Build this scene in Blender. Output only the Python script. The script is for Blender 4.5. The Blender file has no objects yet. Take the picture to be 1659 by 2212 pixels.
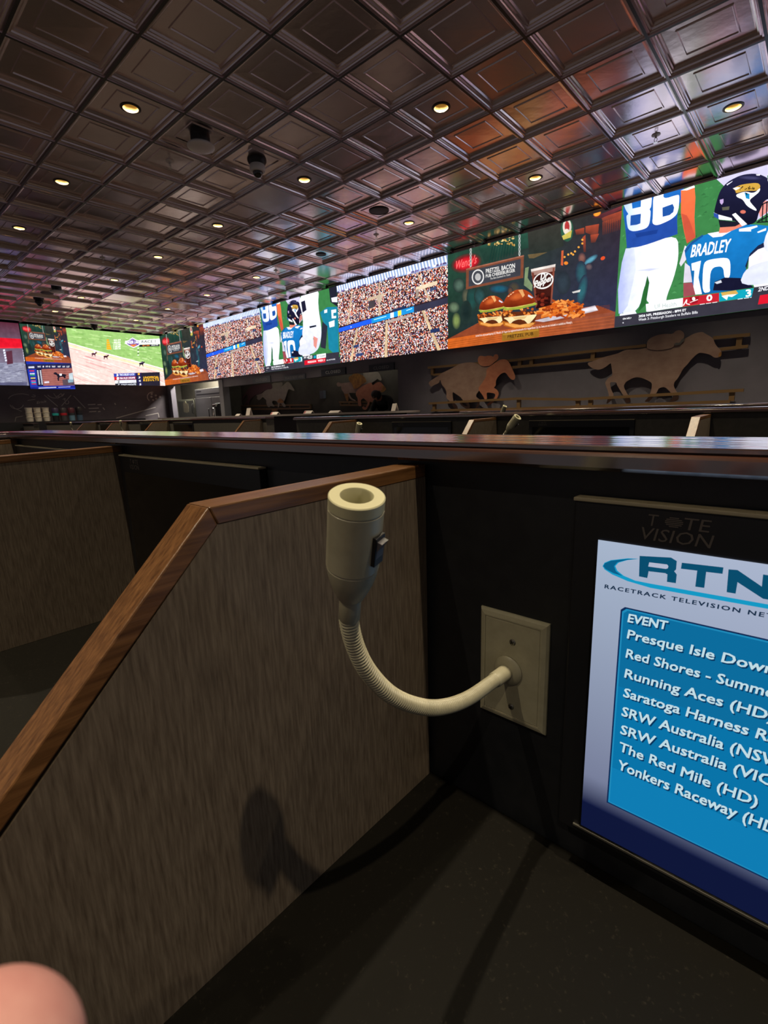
import bpy, bmesh, math, random
from mathutils import Vector, Matrix, Euler
S = bpy.context.scene
COL = S.collection
PI = math.pi

# ------------------------------------------------------------------ camera, world, exposure
FPX, YAW, PITCH, ROLL = 1048.58, 0.735729523, 0.205801455, -0.0318077868
ZC = 1.2                                    # eye height
_f = Vector((-math.sin(YAW) * math.cos(PITCH), math.cos(YAW) * math.cos(PITCH), -math.sin(PITCH)))
_r = Vector((math.cos(YAW), math.sin(YAW), 0)); _u = _r.cross(_f)
CR = _r * math.cos(ROLL) + _u * math.sin(ROLL)
CU = -_r * math.sin(ROLL) + _u * math.cos(ROLL)
CF = _f
EYE = Vector((0, 0, ZC))
cd = bpy.data.cameras.new('camera'); cam = bpy.data.objects.new('camera', cd); COL.objects.link(cam)
cam.matrix_world = Matrix(((CR.x, CU.x, -CF.x, 0), (CR.y, CU.y, -CF.y, 0), (CR.z, CU.z, -CF.z, ZC), (0, 0, 0, 1)))
cd.sensor_fit = 'VERTICAL'; cd.sensor_height = 36.0; cd.lens = FPX * 36.0 / 2212.0
cd.clip_start = 0.005; cd.clip_end = 100
cd.dof.use_dof = True; cd.dof.focus_distance = 0.7; cd.dof.aperture_fstop = cd.lens / 1.0
S.camera = cam
S.view_settings.view_transform = 'Standard'
try: S.view_settings.look = 'None'
except Exception: pass
S.view_settings.exposure = 0.0; S.view_settings.gamma = 1.0; S.view_settings.use_curve_mapping = False
try:
    S.cycles.use_denoising = True; S.cycles.max_bounces = 6; S.cycles.sample_clamp_indirect = 4.0; S.cycles.caustics_reflective = False
except Exception: pass
W = bpy.data.worlds.new('world'); S.world = W; W.use_nodes = True
W.node_tree.nodes['Background'].inputs[0].default_value = (0.92, 0.86, 0.90, 1)
W.node_tree.nodes['Background'].inputs[1].default_value = 0.10
SPOT_W = 190.0             # each recessed downlight
H = ZC + 4.0489 * 0.61     # ceiling height
T = 0.61                   # ceiling tile module
YW = 7.2                   # picture plane of the long video wall
XW = -15.62                # picture plane of the far video wall

def ray(px, py): return CF + CR * ((px - 829.5) / FPX) - CU * ((py - 1106) / FPX)
def on_y(px, py, Y): d = ray(px, py); return EYE + d * (Y / d.y)
def on_x(px, py, X): d = ray(px, py); return EYE + d * (X / d.x)
def on_z(px, py, Z): d = ray(px, py); return EYE + d * ((Z - ZC) / d.z)
def at_depth(px, py, dep): return EYE + ray(px, py) * dep

# ------------------------------------------------------------------ helpers
def lin(c):
    if isinstance(c, str):
        c = c.lstrip('#'); c = [int(c[i:i + 2], 16) / 255 for i in (0, 2, 4)]
    return tuple(x / 12.92 if x <= 0.04045 else ((x + 0.055) / 1.055) ** 2.4 for x in c[:3])

def mat(name, col, rough=0.5, metal=0.0, spec=0.5, ior=1.5, noise=None, bump=None, coat=0.0, emit=None, trans=0.0):
    """noise=(scale xyz, amount, second colour); bump=(scale xyz, strength, distance)"""
    m = bpy.data.materials.new(name); m.use_nodes = True
    nt = m.node_tree; b = nt.nodes['Principled BSDF']
    c = lin(col) if isinstance(col, str) else col
    b.inputs['Base Color'].default_value = (*c, 1); b.inputs['Roughness'].default_value = rough
    b.inputs['Metallic'].default_value = metal; b.inputs['IOR'].default_value = ior
    b.inputs['Specular IOR Level'].default_value = spec
    b.inputs['Coat Weight'].default_value = coat; b.inputs['Coat Roughness'].default_value = 0.12
    if trans: b.inputs['Transmission Weight'].default_value = trans
    if emit: b.inputs['Emission Color'].default_value = (*emit[0], 1); b.inputs['Emission Strength'].default_value = emit[1]
    tc = None
    def field(scale, detail=6, rou=0.6):
        nonlocal tc
        if tc is None: tc = nt.nodes.new('ShaderNodeTexCoord')
        mp = nt.nodes.new('ShaderNodeMapping'); mp.inputs['Scale'].default_value = scale
        nt.links.new(tc.outputs['Object'], mp.inputs['Vector'])
        n = nt.nodes.new('ShaderNodeTexNoise'); n.inputs['Scale'].default_value = 1.0
        n.inputs['Detail'].default_value = detail; n.inputs['Roughness'].default_value = rou
        nt.links.new(mp.outputs[0], n.inputs['Vector'])
        return n.outputs['Fac']
    if noise:
        sc, c2, lo, hi = noise
        f = field(sc)
        rp = nt.nodes.new('ShaderNodeValToRGB')
        rp.color_ramp.elements[0].position = lo; rp.color_ramp.elements[1].position = hi
        rp.color_ramp.elements[0].color = (*c, 1)
        rp.color_ramp.elements[1].color = (*(lin(c2) if isinstance(c2, str) else c2), 1)
        nt.links.new(f, rp.inputs[0]); nt.links.new(rp.outputs[0], b.inputs['Base Color'])
    if bump:
        sc, st, di = bump
        f = field(sc, 4, 0.55)
        bn = nt.nodes.new('ShaderNodeBump'); bn.inputs['Strength'].default_value = st; bn.inputs['Distance'].default_value = di
        nt.links.new(f, bn.inputs['Height']); nt.links.new(bn.outputs[0], b.inputs['Normal'])
    return m

class MB:
    def __init__(s): s.v = []; s.f = []; s.mi = []; s.sm = []
    def add(s, vs, fs, mi=0, smooth=False):
        o = len(s.v); s.v += [tuple(p) for p in vs]
        for f in fs: s.f.append([i + o for i in f]); s.mi.append(mi); s.sm.append(smooth)
        return s
    def box(s, x0, x1, y0, y1, z0, z1, mi=0, M=None):
        vs = [Vector((x, y, z)) for z in (z0, z1) for y in (y0, y1) for x in (x0, x1)]
        if M: vs = [M @ v for v in vs]
        return s.add(vs, [(0, 2, 3, 1), (4, 5, 7, 6), (0, 1, 5, 4), (2, 6, 7, 3), (0, 4, 6, 2), (1, 3, 7, 5)], mi)
    def prism(s, poly, axis, lo, hi, mi=0, M=None):
        n = len(poly)
        def p(a, b, c):
            v = Vector((c, a, b)) if axis == 'x' else Vector((a, c, b)) if axis == 'y' else Vector((a, b, c))
            return M @ v if M else v
        vs = [p(a, b, lo) for a, b in poly] + [p(a, b, hi) for a, b in poly]
        area = sum(poly[i][0] * poly[(i + 1) % n][1] - poly[(i + 1) % n][0] * poly[i][1] for i in range(n))
        flip = (area < 0) != (axis == 'y')
        a_, b_ = list(range(n)), list(range(n, 2 * n))
        fs = [a_[::-1], b_] + [(i, (i + 1) % n, n + (i + 1) % n, n + i) for i in range(n)]
        if flip: fs = [list(f)[::-1] for f in fs]
        return s.add(vs, fs, mi)
    def lathe(s, prof, seg=24, M=None, mi=0, smooth=True, cap=True):
        vs = []; fs = []
        for r, h in prof:
            for k in range(seg):
                a = 2 * PI * k / seg; v = Vector((r * math.cos(a), r * math.sin(a), h)); vs.append(M @ v if M else v)
        for i in range(len(prof) - 1):
            for k in range(seg):
                k2 = (k + 1) % seg; fs.append((i * seg + k, i * seg + k2, (i + 1) * seg + k2, (i + 1) * seg + k))
        s.add(vs, fs, mi, smooth)
        if cap:
            o = len(s.v) - len(vs); n = len(prof)
            if prof[0][0] > 1e-6: s.f.append([o + k for k in range(seg)][::-1]); s.mi.append(mi); s.sm.append(False)
            if prof[-1][0] > 1e-6: s.f.append([o + (n - 1) * seg + k for k in range(seg)]); s.mi.append(mi); s.sm.append(False)
        return s
    def tube(s, pts, rad, seg=12, mi=0, cap=True):
        pts = [Vector(p) for p in pts]; n = len(pts)
        rad = rad if isinstance(rad, (list, tuple)) else [rad] * n
        t = (pts[1] - pts[0]).normalized(); up = Vector((0, 0, 1)) if abs(t.z) < 0.9 else Vector((1, 0, 0))
        a = t.cross(up).normalized(); vs = []; fs = []
        for i in range(n):
            t = (pts[min(i + 1, n - 1)] - pts[max(i - 1, 0)]).normalized()
            a = (a - t * a.dot(t)).normalized(); b = t.cross(a)
            for k in range(seg):
                w = 2 * PI * k / seg; vs.append(pts[i] + (a * math.cos(w) + b * math.sin(w)) * rad[i])
        for i in range(n - 1):
            for k in range(seg):
                k2 = (k + 1) % seg; fs.append((i * seg + k, i * seg + k2, (i + 1) * seg + k2, (i + 1) * seg + k))
        if cap: fs += [list(range(seg))[::-1], [(n - 1) * seg + k for k in range(seg)]]
        return s.add(vs, fs, mi, True)
    def build(s, name, mats, parent=None, origin=None, bevel=0.0, sharp=True):
        """vertices are in world space; ORIGIN (or the parent's place) becomes the object's own origin"""
        if origin is None: origin = parent.matrix_basis.translation.copy() if parent is not None else Vector((0, 0, 0))
        origin = Vector(origin)
        me = bpy.data.meshes.new(name)
        me.from_pydata([(a - origin.x, b - origin.y, c - origin.z) for a, b, c in s.v], [], s.f)
        for m in (mats if isinstance(mats, (list, tuple)) else [mats]): me.materials.append(m)
        me.polygons.foreach_set('material_index', s.mi); me.polygons.foreach_set('use_smooth', s.sm)
        me.update()
        if any(s.sm): me.set_sharp_from_angle(angle=math.radians(38))
        o = bpy.data.objects.new(name, me); COL.objects.link(o)
        if parent is not None: o.parent = parent; o.location = origin - origin if parent.matrix_basis.translation == origin else origin - parent.matrix_basis.translation
        else: o.location = origin
        if bevel:
            b = o.modifiers.new('bevel', 'BEVEL'); b.width = bevel; b.segments = 2; b.limit_method = 'ANGLE'; b.angle_limit = 0.6
        return o

def tag(o, label, cat, group=None, kind=None):
    o['label'] = label; o['category'] = cat
    if group: o['group'] = group
    if kind: o['kind'] = kind
    return o
def thing(name, label, cat, loc=(0, 0, 0), group=None):
    o = bpy.data.objects.new(name, None); COL.objects.link(o); o.location = loc; o.empty_display_size = 0.05
    return tag(o, label, cat, group)
def structure(o): o['kind'] = 'structure'; return o
def copy_tree(o, parent=None):
    c = o.copy(); COL.objects.link(c)
    if parent is not None: c.parent = parent
    for ch in list(o.children): copy_tree(ch, c)
    return c
def smooth_path(pts, n=8):
    P = [Vector(p) for p in pts]; P = [P[0] * 2 - P[1]] + P + [P[-1] * 2 - P[-2]]; out = []
    for i in range(1, len(P) - 2):
        for k in range(n):
            t = k / n; a, b, c, d = P[i - 1], P[i], P[i + 1], P[i + 2]
            out.append(0.5 * ((2 * b) + (c - a) * t + (2 * a - 5 * b + 4 * c - d) * t * t + (3 * b - a - 3 * c + d) * t ** 3))
    return out + [P[-2]]

# ------------------------------------------------------------------ lettering: 2D outlines of the built-in font
_txt = {}
def glyphs(body, bold=0.0, shear=0.0, space=1.0):
    key = (body, bold, shear, space)
    if key in _txt: return _txt[key]
    cu = bpy.data.curves.new('lettering', 'FONT'); cu.body = body; cu.size = 1.0; cu.shear = shear
    cu.space_character = space; cu.resolution_u = 2; cu.fill_mode = 'FRONT'
    ob = bpy.data.objects.new('lettering', cu); COL.objects.link(ob)
    dg = bpy.context.evaluated_depsgraph_get(); dg.update()
    me = bpy.data.meshes.new_from_object(ob.evaluated_get(dg))
    vs = [(v.co.x, v.co.y) for v in me.vertices]; fs = [list(p.vertices) for p in me.polygons]
    bpy.data.objects.remove(ob); bpy.data.curves.remove(cu); bpy.data.meshes.remove(me)
    if vs and bold:                       # a heavier weight: the outline laid down four times, slightly apart
        n = len(vs); q = bold * 0.8; vs = [(x + dx, y + dy) for dx, dy in ((-q, -q), (q, -q), (q, q), (-q, q)) for x, y in vs]; fs = [[i + k * n for i in f] for k in range(4) for f in fs]
    if vs:
        x0 = min(v[0] for v in vs); x1 = max(v[0] for v in vs)
        vs = [((x - x0) / max(x1 - x0, 1e-6), y / CAPH) for x, y in vs]
    _txt[key] = (vs, fs); return _txt[key]
CAPH = 1.0
_v = glyphs('H')[0]; CAPH = max(y for _, y in _v); _txt.clear()

# ------------------------------------------------------------------ pictures on displays: flat coloured shapes in thin layers, in the display's own plane
def pic_material(name, gain, mottle=0.0, grain=9.0):
    m = bpy.data.materials.new(name); m.use_nodes = True; nt = m.node_tree; nt.nodes.clear()
    at = nt.nodes.new('ShaderNodeAttribute'); at.attribute_name = 'Col'
    em = nt.nodes.new('ShaderNodeEmission'); em.inputs[1].default_value = gain
    tc = nt.nodes.new('ShaderNodeTexCoord'); nz = nt.nodes.new('ShaderNodeTexNoise'); nz.inputs['Scale'].default_value = grain; nz.inputs['Detail'].default_value = 5
    mr = nt.nodes.new('ShaderNodeMapRange'); mr.inputs[1].default_value = 0.25; mr.inputs[2].default_value = 0.75; mr.inputs[3].default_value = gain * (1 - mottle); mr.inputs[4].default_value = gain * (1 + mottle)
    nt.links.new(tc.outputs['Object'], nz.inputs['Vector']); nt.links.new(nz.outputs['Fac'], mr.inputs[0]); nt.links.new(mr.outputs[0], em.inputs[1])
    ou = nt.nodes.new('ShaderNodeOutputMaterial')
    nt.links.new(at.outputs['Color'], em.inputs[0]); nt.links.new(em.outputs[0], ou.inputs[0])
    return m
PICMAT = pic_material('lit_display', 1.15, 0.20)
PICFOOT = pic_material('lit_display_football', 1.35, 0.12)
PICRACE = pic_material('lit_display_race', 1.5, 0.15)
PICCROWD = pic_material('lit_display_crowd', 1.75, 0.25, 3.0)
def chaikin(pts, n=1):                    # cut the corners of a closed outline so that it reads as a curve
    for _ in range(n):
        m = len(pts); pts = [q for i in range(m) for a, b in ((pts[i], pts[(i + 1) % m]),) for q in ((a[0] * .78 + b[0] * .22, a[1] * .78 + b[1] * .22), (a[0] * .22 + b[0] * .78, a[1] * .22 + b[1] * .78))]
    return pts
class Pic:
    """plane 'y': a = world x, b = z, viewer towards -y.   plane 'x': a = world y, b = z, viewer towards +x."""
    def __init__(s, plane, val, crop=(0, 0, 1), shift=0.0, step=0.00012):
        s.plane, s.val, s.crop, s.shift, s.step = plane, val, crop, shift, step
        s.v = []; s.f = []; s.c = []; s.n = 0; s.clip = None; s.round = True
    def pt(s, c):
        px, py = s.crop[0] + c[0] / s.crop[2], s.crop[1] + c[1] / s.crop[2]
        p = on_y(px, py, s.val) if s.plane == 'y' else on_x(px, py, s.val)
        return ((p.x if s.plane == 'y' else p.y) + s.shift, p.z)
    def raw(s, pts, fs, cols, same=False):
        if not same: s.n += 1
        o = len(s.v); s.v += [(a, b, s.n * s.step) for a, b in pts]
        for f in fs:
            s.f.append([i + o for i in f])
            s.c.append(cols if not isinstance(cols, list) else [cols[i] for i in f])
    def cl(s, pts):
        if not s.clip: return pts
        a0, a1, b0, b1 = s.clip
        return [(min(max(a, a0), a1), min(max(b, b0), b1)) for a, b in pts]
    def poly(s, pts, col, same=False):      # own coordinates
        s.raw(s.cl(pts), [list(range(len(pts)))], lin(col), same)
    def P(s, pts, col, same=False):         # traced in the crop's pixels
        if s.round and len(pts) >= 9: pts = chaikin(pts, 2)
        s.poly([s.pt(p) for p in pts], col, same)
    def PG(s, pts, c0, c1, axis=1):         # the same with the colour running from c0 to c1 down (axis 1) or across (axis 0) the shape
        if s.round and len(pts) >= 9: pts = chaikin(pts, 2)
        lo = min(q[axis] for q in pts); hi = max(q[axis] for q in pts); a, b = lin(c0), lin(c1)
        t = [(q[axis] - lo) / max(hi - lo, 1e-6) for q in pts]
        s.raw(s.cl([s.pt(q) for q in pts]), [list(range(len(pts)))], [tuple(a[k] * (1 - w) + b[k] * w for k in range(3)) for w in t])
    def soft(s, c, rx, ry, col, rim, rot=0, n=16, core=0.35):      # a blurred spot: solid core fading to the rim colour
        vs = []; cs = []; a, b = lin(col), lin(rim)
        for f in (core, 1.0):
            for k in range(n):
                w = 2 * PI * k / n; x, y = rx * f * math.cos(w), ry * f * math.sin(w)
                vs.append(s.pt((c[0] + x * math.cos(rot) - y * math.sin(rot), c[1] + x * math.sin(rot) + y * math.cos(rot)))); cs.append(a if f < 1 else b)
        s.raw(s.cl(vs), [list(range(n))] + [(k, (k + 1) % n, n + (k + 1) % n, n + k) for k in range(n)], cs)
    def rect(s, a0, a1, b0, b1, col, same=False): s.poly([(a0, b0), (a1, b0), (a1, b1), (a0, b1)], col, same)
    def grad(s, a0, a1, b0, b1, c):         # corner colours bl br tr tl, 6x6 cells
        c = [lin(x) for x in c]; n = 6; vs = []; cs = []; fs = []
        for j in range(n + 1):
            for i in range(n + 1):
                u, w = i / n, j / n; vs.append((a0 + (a1 - a0) * u, b0 + (b1 - b0) * w))
                cs.append(tuple((c[0][k] * (1 - u) + c[1][k] * u) * (1 - w) + (c[3][k] * (1 - u) + c[2][k] * u) * w for k in range(3)))
        for j in range(n):
            for i in range(n): q = j * (n + 1) + i; fs.append((q, q + 1, q + n + 2, q + n + 1))
        s.raw(vs, fs, cs)
    def ell(s, c, rx, ry, col, n=20, rot=0, same=False):   # traced centre, radii in crop pixels
        pts = []
        for k in range(n):
            w = 2 * PI * k / n; x, y = rx * math.cos(w), ry * math.sin(w)
            pts.append((c[0] + x * math.cos(rot) - y * math.sin(rot), c[1] + x * math.sin(rot) + y * math.cos(rot)))
        s.P(pts, col, same)
    def line(s, pts, w, col, same=False):   # traced stroke of width w crop pixels
        s.n += 0 if same else 1
        for (x0, y0), (x1, y1) in zip(pts, pts[1:]):
            d = math.hypot(x1 - x0, y1 - y0) or 1; nx, ny = -(y1 - y0) / d * w / 2, (x1 - x0) / d * w / 2
            s.P([(x0 + nx, y0 + ny), (x1 + nx, y1 + ny), (x1 - nx, y1 - ny), (x0 - nx, y0 - ny)], col, True)
    def text(s, body, bl, br, tl, col, bold=0.0, shear=0.0, space=1.0, own=False):
        vs, fs = glyphs(body, bold, shear, space)
        A, B, C = (bl, br, tl) if own else (s.pt(bl), s.pt(br), s.pt(tl))
        s.raw(s.cl([(A[0] + (B[0] - A[0]) * x + (C[0] - A[0]) * y, A[1] + (B[1] - A[1]) * x + (C[1] - A[1]) * y) for x, y in vs]), fs, lin(col))
    def mesh(s, name, a0, b0, material=None):
        me = bpy.data.meshes.new(name)
        me.from_pydata([(a - a0, -n, b - b0) for a, b, n in s.v], [], s.f)
        at = me.color_attributes.new('Col', 'FLOAT_COLOR', 'CORNER'); buf = []
        for f, c in zip(s.f, s.c):
            for k in range(len(f)):
                q = c[k] if isinstance(c, list) else c; buf += [q[0], q[1], q[2], 1.0]
        at.data.foreach_set('color', buf); me.materials.append(material or PICMAT); me.update()
        return me
def screen(name, label, me, loc, w, h, rotz=0.0, depth=0.05, scale=(1, 1), group=None):
    """a wall display: dark cabinet behind, lit picture in front; ME's origin is the picture's lower left corner"""
    t = thing(name, label, 'screen', loc, group); t.rotation_euler = (0, 0, rotz)
    cab = MB().box(0.0, w, 0.001, depth, 0.0, h).build('cabinet', M_CABINET, None); cab.parent = t
    p = bpy.data.objects.new('picture', me); COL.objects.link(p); p.parent = t; p.scale = (scale[0], 1, scale[1])
    return t
# ------------------------------------------------------------------ materials
M_TILE = mat('ceiling_tin', (0.72, 0.60, 0.62), 0.21, metal=1.0, bump=((5, 5, 5), 0.10, 0.02))
M_TBAR = mat('ceiling_grid_bar', (0.02, 0.016, 0.015), 0.3, spec=0.6)
M_CABINET = mat('display_cabinet', '#101014', 0.5)
M_WALL = mat('dark_wall_paint', '#6a6772', 0.6, noise=((3, 3, 3), '#726e7a', 0.4, 0.6))
M_OLIVE = mat('olive_wall_paint', '#56524a', 0.7, noise=((4, 4, 4), '#5e5a50', 0.4, 0.6))
M_CHALK = mat('chalkboard_black', '#5c545c', 0.6, noise=((2, 4, 6), '#686068', 0.35, 0.7))
M_CARPET = mat('carpet', '#2e2a28', 0.95, noise=((40, 40, 40), '#403a36', 0.45, 0.62))
M_POST = mat('grey_post_paint', '#8a8a92', 0.5)
M_PANEL = mat('black_laminate', (0.0095, 0.0105, 0.013), 0.42, noise=((60, 60, 60), (0.013, 0.014, 0.017), 0.4, 0.6))
M_DESK = mat('speckled_worktop', '#0f0d09', 0.6, spec=0.12, noise=((260, 260, 260), '#2b2720', 0.60, 0.78))
M_CAPX = mat('oak_along_ledge', '#2c150d', 0.13, ior=2.8, coat=1.0, noise=((3, 90, 90), '#4a2717', 0.35, 0.7))
M_CAPY = mat('oak_along_partition', '#432913', 0.34, noise=((420, 9, 160), '#76512f', 0.3, 0.75), bump=((480, 10, 180), 0.4, 0.0008))
M_LAMI = mat('grey_brown_laminate', '#483d33', 0.55, spec=0.3, noise=((420, 420, 36), '#6c6053', 0.30, 0.74), bump=((420, 420, 28), 0.2, 0.0008))

# ------------------------------------------------------------------ floor, walls
fl = MB().box(-17.7, 3.2, -3.2, 9.2, -0.1, 0.0); structure(fl.build('floor', M_CARPET))
XA, XB, XP, XO = -15.42, -12.49, -12.30, -6.10       # kitchen opening, post, betting recess
w = MB()
w.box(-15.80, XA, 7.25, 7.40, 0, 3.80); w.box(XA, XB, 7.25, 7.40, 2.16, 3.80)
w.box(XB, XP, 7.25, 7.40, 2.16, 3.80); w.box(XP, XO, 7.25, 7.40, 1.965, 3.80); w.box(XO, 3.2, 7.25, 7.40, 0, 3.80)
structure(w.build('wall_right', M_WALL))
structure(MB().box(-15.80, XW - 0.05, -3.2, 7.40, 0, 3.80).build('wall_far', M_CHALK))
structure(MB().box(XB, XP, 7.22, 7.42, 0, 2.16).build('trim_1', M_POST))
rb = MB(); rb.box(-17.60, -12.475, 8.60, 8.70, 0, 2.72); rb.box(-12.475, -5.9, 7.90, 8.00, 0, 2.72); rb.box(-5.99, -5.9, 7.40, 7.90, 0, 2.72); rb.box(-17.60, -17.50, 7.40, 8.60, 0, 2.72); rb.box(-12.53, -12.475, 7.43, 8.60, 0, 2.72)
structure(rb.build('wall_back', M_OLIVE))
structure(MB().box(-17.60, -5.9, 7.40, 8.70, 2.72, 2.80).build('ceiling_2', M_WALL))

# ------------------------------------------------------------------ coffered tin ceiling, one continuous lay-in grid
def gx(u): return -(u + 6.0054) * T
def gy(v): return (v + 2.9333) * T
PROFILE = [(0.0, 0.0), (0.010, 0.0), (0.011, 0.010), (0.022, 0.009), (0.026, 0.016), (0.035, 0.017), (0.039, 0.028), (0.048, 0.030),
           (0.055, 0.042), (0.061, 0.043), (0.136, 0.044), (0.1400, 0.037), (0.147, 0.037), (0.1505, 0.044)]
LIGHTS = [(u, v) for v in (-5.5, -2.5, 0.5, 3.5, 6.5) for u in (-7.5, -4.5, -1.5, 1.5, 4.5, 7.5, 10.5, 13.5, 16.5) if not (v < 0 and u > 2)]
BLANK = {(2, 3), (5, 7), (12, 4), (14, 3), (12, 6)}
RH = 0.062                                             # downlight hole radius
ceil = MB()
rnd = random.Random(4)
def ceiling_tile(ui, vi):
    cx, cy = gx(ui + 0.5), gy(vi + 0.5); h = T / 2
    if (ui, vi) in BLANK:
        e = h - 0.010
        vs = [(cx + sx * a, cy + sy * a, H + z) for a, z in ((h, 0.0), (e, 0.0), (e, 0.005)) for sx, sy in ((-1, -1), (1, -1), (1, 1), (-1, 1))]
        fs = [(4 * i + k, 4 * i + 4 + k, 4 * i + 4 + (k + 1) % 4, 4 * i + (k + 1) % 4) for i in range(2) for k in range(4)] + [(8, 11, 10, 9)]
        ceil.add(vs, fs); return
    n = len(PROFILE); vs = []; fs = []
    for d, z in PROFILE:
        a = h - d
        for sx, sy in ((-1, -1), (1, -1), (1, 1), (-1, 1)): vs.append((cx + sx * a, cy + sy * a, H + z))
    for i in range(n - 1):
        for k in range(4):
            k2 = (k + 1) % 4; fs.append((4 * i + k, 4 * i + 4 + k, 4 * i + 4 + k2, 4 * i + k2))
    o = 4 * (n - 1); z = H + PROFILE[-1][1]
    if (ui + 0.5, vi + 0.5) in LIGHTS:
        a = h - PROFILE[-1][0]; base = len(vs); m = 24
        for k in range(m):
            w = 2 * PI * k / m; c, s = math.cos(w), math.sin(w); q = max(abs(c), abs(s))
            vs.append((cx + a * c / q, cy + a * s / q, z)); vs.append((cx + RH * c, cy + RH * s, z))
        for k in range(m): p, q = base + 2 * k, base + 2 * ((k + 1) % m); fs.append((p, p + 1, q + 1, q))
    else:
        dz = rnd.uniform(-0.002, 0.004); vs.append((cx + rnd.uniform(-.03, .03), cy + rnd.uniform(-.03, .03), z + dz)); c = len(vs) - 1
        vs.pop(); fs.append((o, o + 3, o + 2, o + 1))
        for k in range(4): vs[o + k] = (vs[o + k][0], vs[o + k][1], z + rnd.uniform(-.0018, .0018))
    # keep to the room
    vs = [(min(max(x, XW - 0.05), 3.2), min(y, 7.249), zz) for x, y, zz in vs]
    ceil.add(vs, fs)
    for i_ in range(4): ceil.mi[-len(fs) + i_] = 1
for ui in range(-15, 20):
    for vi in range(-9, 9): ceiling_tile(ui, vi)
cb = MB(); structure(ceil.build('ceiling', [M_TILE, M_TBAR]))
structure(MB().box(-15.80, 3.2, -3.2, 7.40, H + 0.20, H + 0.26).build('ceiling_3', M_WALL))
# ------------------------------------------------------------------ what the lit displays show
XS = [-15.61, -12.94, -10.27, -7.60, -4.93, -2.25, 0.43]         # seams of the video wall
ZB, ZT = 2.19, H - 0.005
rnd = random.Random(11)
# --- burgers on a wooden board (traced on the near one)
p = Pic('y', YW, (920, 420, 3.770)); p.clip = (XS[4], XS[5], ZB, ZT)
a0, a1 = XS[4], XS[5]
p.grad(a0, a1, ZB, ZT, ('#1c2422', '#2e3450', '#33272c', '#264a3a'))
p.PG([(440, 330), (880, 240), (880, 420), (560, 520), (480, 560), (440, 460)], '#2c5444', '#20362f')
for k in range(9): p.P([(540 + 22 * k, 420 - 8 * k), (548 + 22 * k, 418 - 8 * k), (520 + 24 * k, 560 - 9 * k), (508 + 24 * k, 562 - 9 * k)], '#1c3b33', k > 0)
for k in range(90): p.ell((490 + rnd.random() * 230, 400 - rnd.random() * 110 + 15), 5 + rnd.random() * 8, 4 + rnd.random() * 7, rnd.choice(['#d7b063', '#f0d590', '#8a6a30', '#b98c40']), 6, 0, k > 0)
p.PG([(830, 250), (1110, 190), (1120, 420), (960, 480), (840, 480)], '#3a3933', '#2c322e')
p.P([(830, 490), (990, 470), (880, 520), (840, 520)], '#6b5a3d')
p.ell((1150, 290), 52, 95, '#2e5a45'); p.ell((1150, 265), 36, 66, '#d9d2c4'); p.ell((1150, 262), 20, 44, '#b3393a'); p.ell((1148, 300), 18, 20, '#e8d8c8')
p.P([(1108, 340), (1190, 290), (1180, 350), (1120, 370)], '#cdbd5a')
for q in ([(1215, 290), (1290, 270), (1290, 320), (1225, 330)], [(1300, 260), (1410, 240), (1400, 350), (1300, 310)], [(1430, 190), (1600, 130), (1600, 200), (1500, 240), (1440, 220)], [(1340, 330), (1410, 320), (1380, 390), (1345, 395)], [(1275, 350), (1300, 330), (1303, 470), (1285, 470)]): p.PG(q, '#b04c34', '#52302c')
for k in range(11): x = 1440 + 15 * k; p.PG([(x, 225 - .35 * (x - 1440)), (x + 8, 222 - .35 * (x - 1440)), (x + 6, 330 - .3 * (x - 1440)), (x, 332 - .3 * (x - 1440))], '#a04630', '#4a2c2c')
p.PG([(1350, 190), (1600, 70), (1600, 120), (1430, 195)], '#7c343a', '#4a2a30')
p.soft((1395, 155), 34, 24, '#ffa038', '#a04a28', -0.5, core=0.7)
for c in ((1130, 510), (1160, 490), (1185, 480), (1215, 465), (1245, 430), (1275, 370), (1275, 400), (1200, 490)): p.ell(c, 9, 9, '#f0a848', 8)
p.ell((1142, 560), 17, 14, '#f08a30'); p.ell((1442, 520), 20, 14, '#e0502a', rot=-0.6); p.P([(1105, 460), (1122, 455), (1118, 580), (1100, 575)], '#d0603a')
p.soft((1340, 535), 75, 24, '#5a9cb2', '#2c3446', -0.62); p.soft((1272, 520), 34, 48, '#84584e', '#302e3a'); p.soft((1265, 640), 48, 100, '#2f5a64', '#2a3042')
p.soft((1275, 780), 40, 130, '#2f626c', '#2a3044', 0.2); p.soft((1330, 590), 30, 30, '#6a5a5e', '#2c3040'); p.P([(1190, 795), (1260, 775), (1255, 795), (1200, 805)], '#d8d4d0')
p.P([(810, 600), (840, 590), (830, 680), (870, 740), (865, 790), (800, 740)], '#7c8f6a')
for c, rx, ry, col in (((270, 740), 40, 50, '#50675a'), ((330, 830), 30, 60, '#5a5a48'), ((380, 850), 40, 90, '#234a46'), ((440, 830), 40, 60, '#2d4f50'), ((230, 920), 40, 40, '#64785e'), ((250, 1030), 30, 60, '#7d8f52'), ((600, 770), 70, 30, '#205a70'), ((720, 760), 40, 40, '#4c4436'), ((690, 790), 20, 30, '#6a4a3a'), ((1120, 720), 50, 80, '#2f3a44'), ((330, 960), 40, 80, '#1c2b2a')): p.soft(c, rx * 1.2, ry * 1.2, col, '#24332f' if c[0] < 600 else '#2a3038')
# neon script
p.soft((332, 560), 130, 78, '#8e1822', '#263c32', -0.28, 24, 0.55); p.soft((332, 560), 106, 52, '#d8222e', '#8e1822', -0.28, 24, 0.6)
p.text("Wendy's", (245, 610), (415, 560), (248, 545), '#ff6a6a', 0.015, 0.25)
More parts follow.
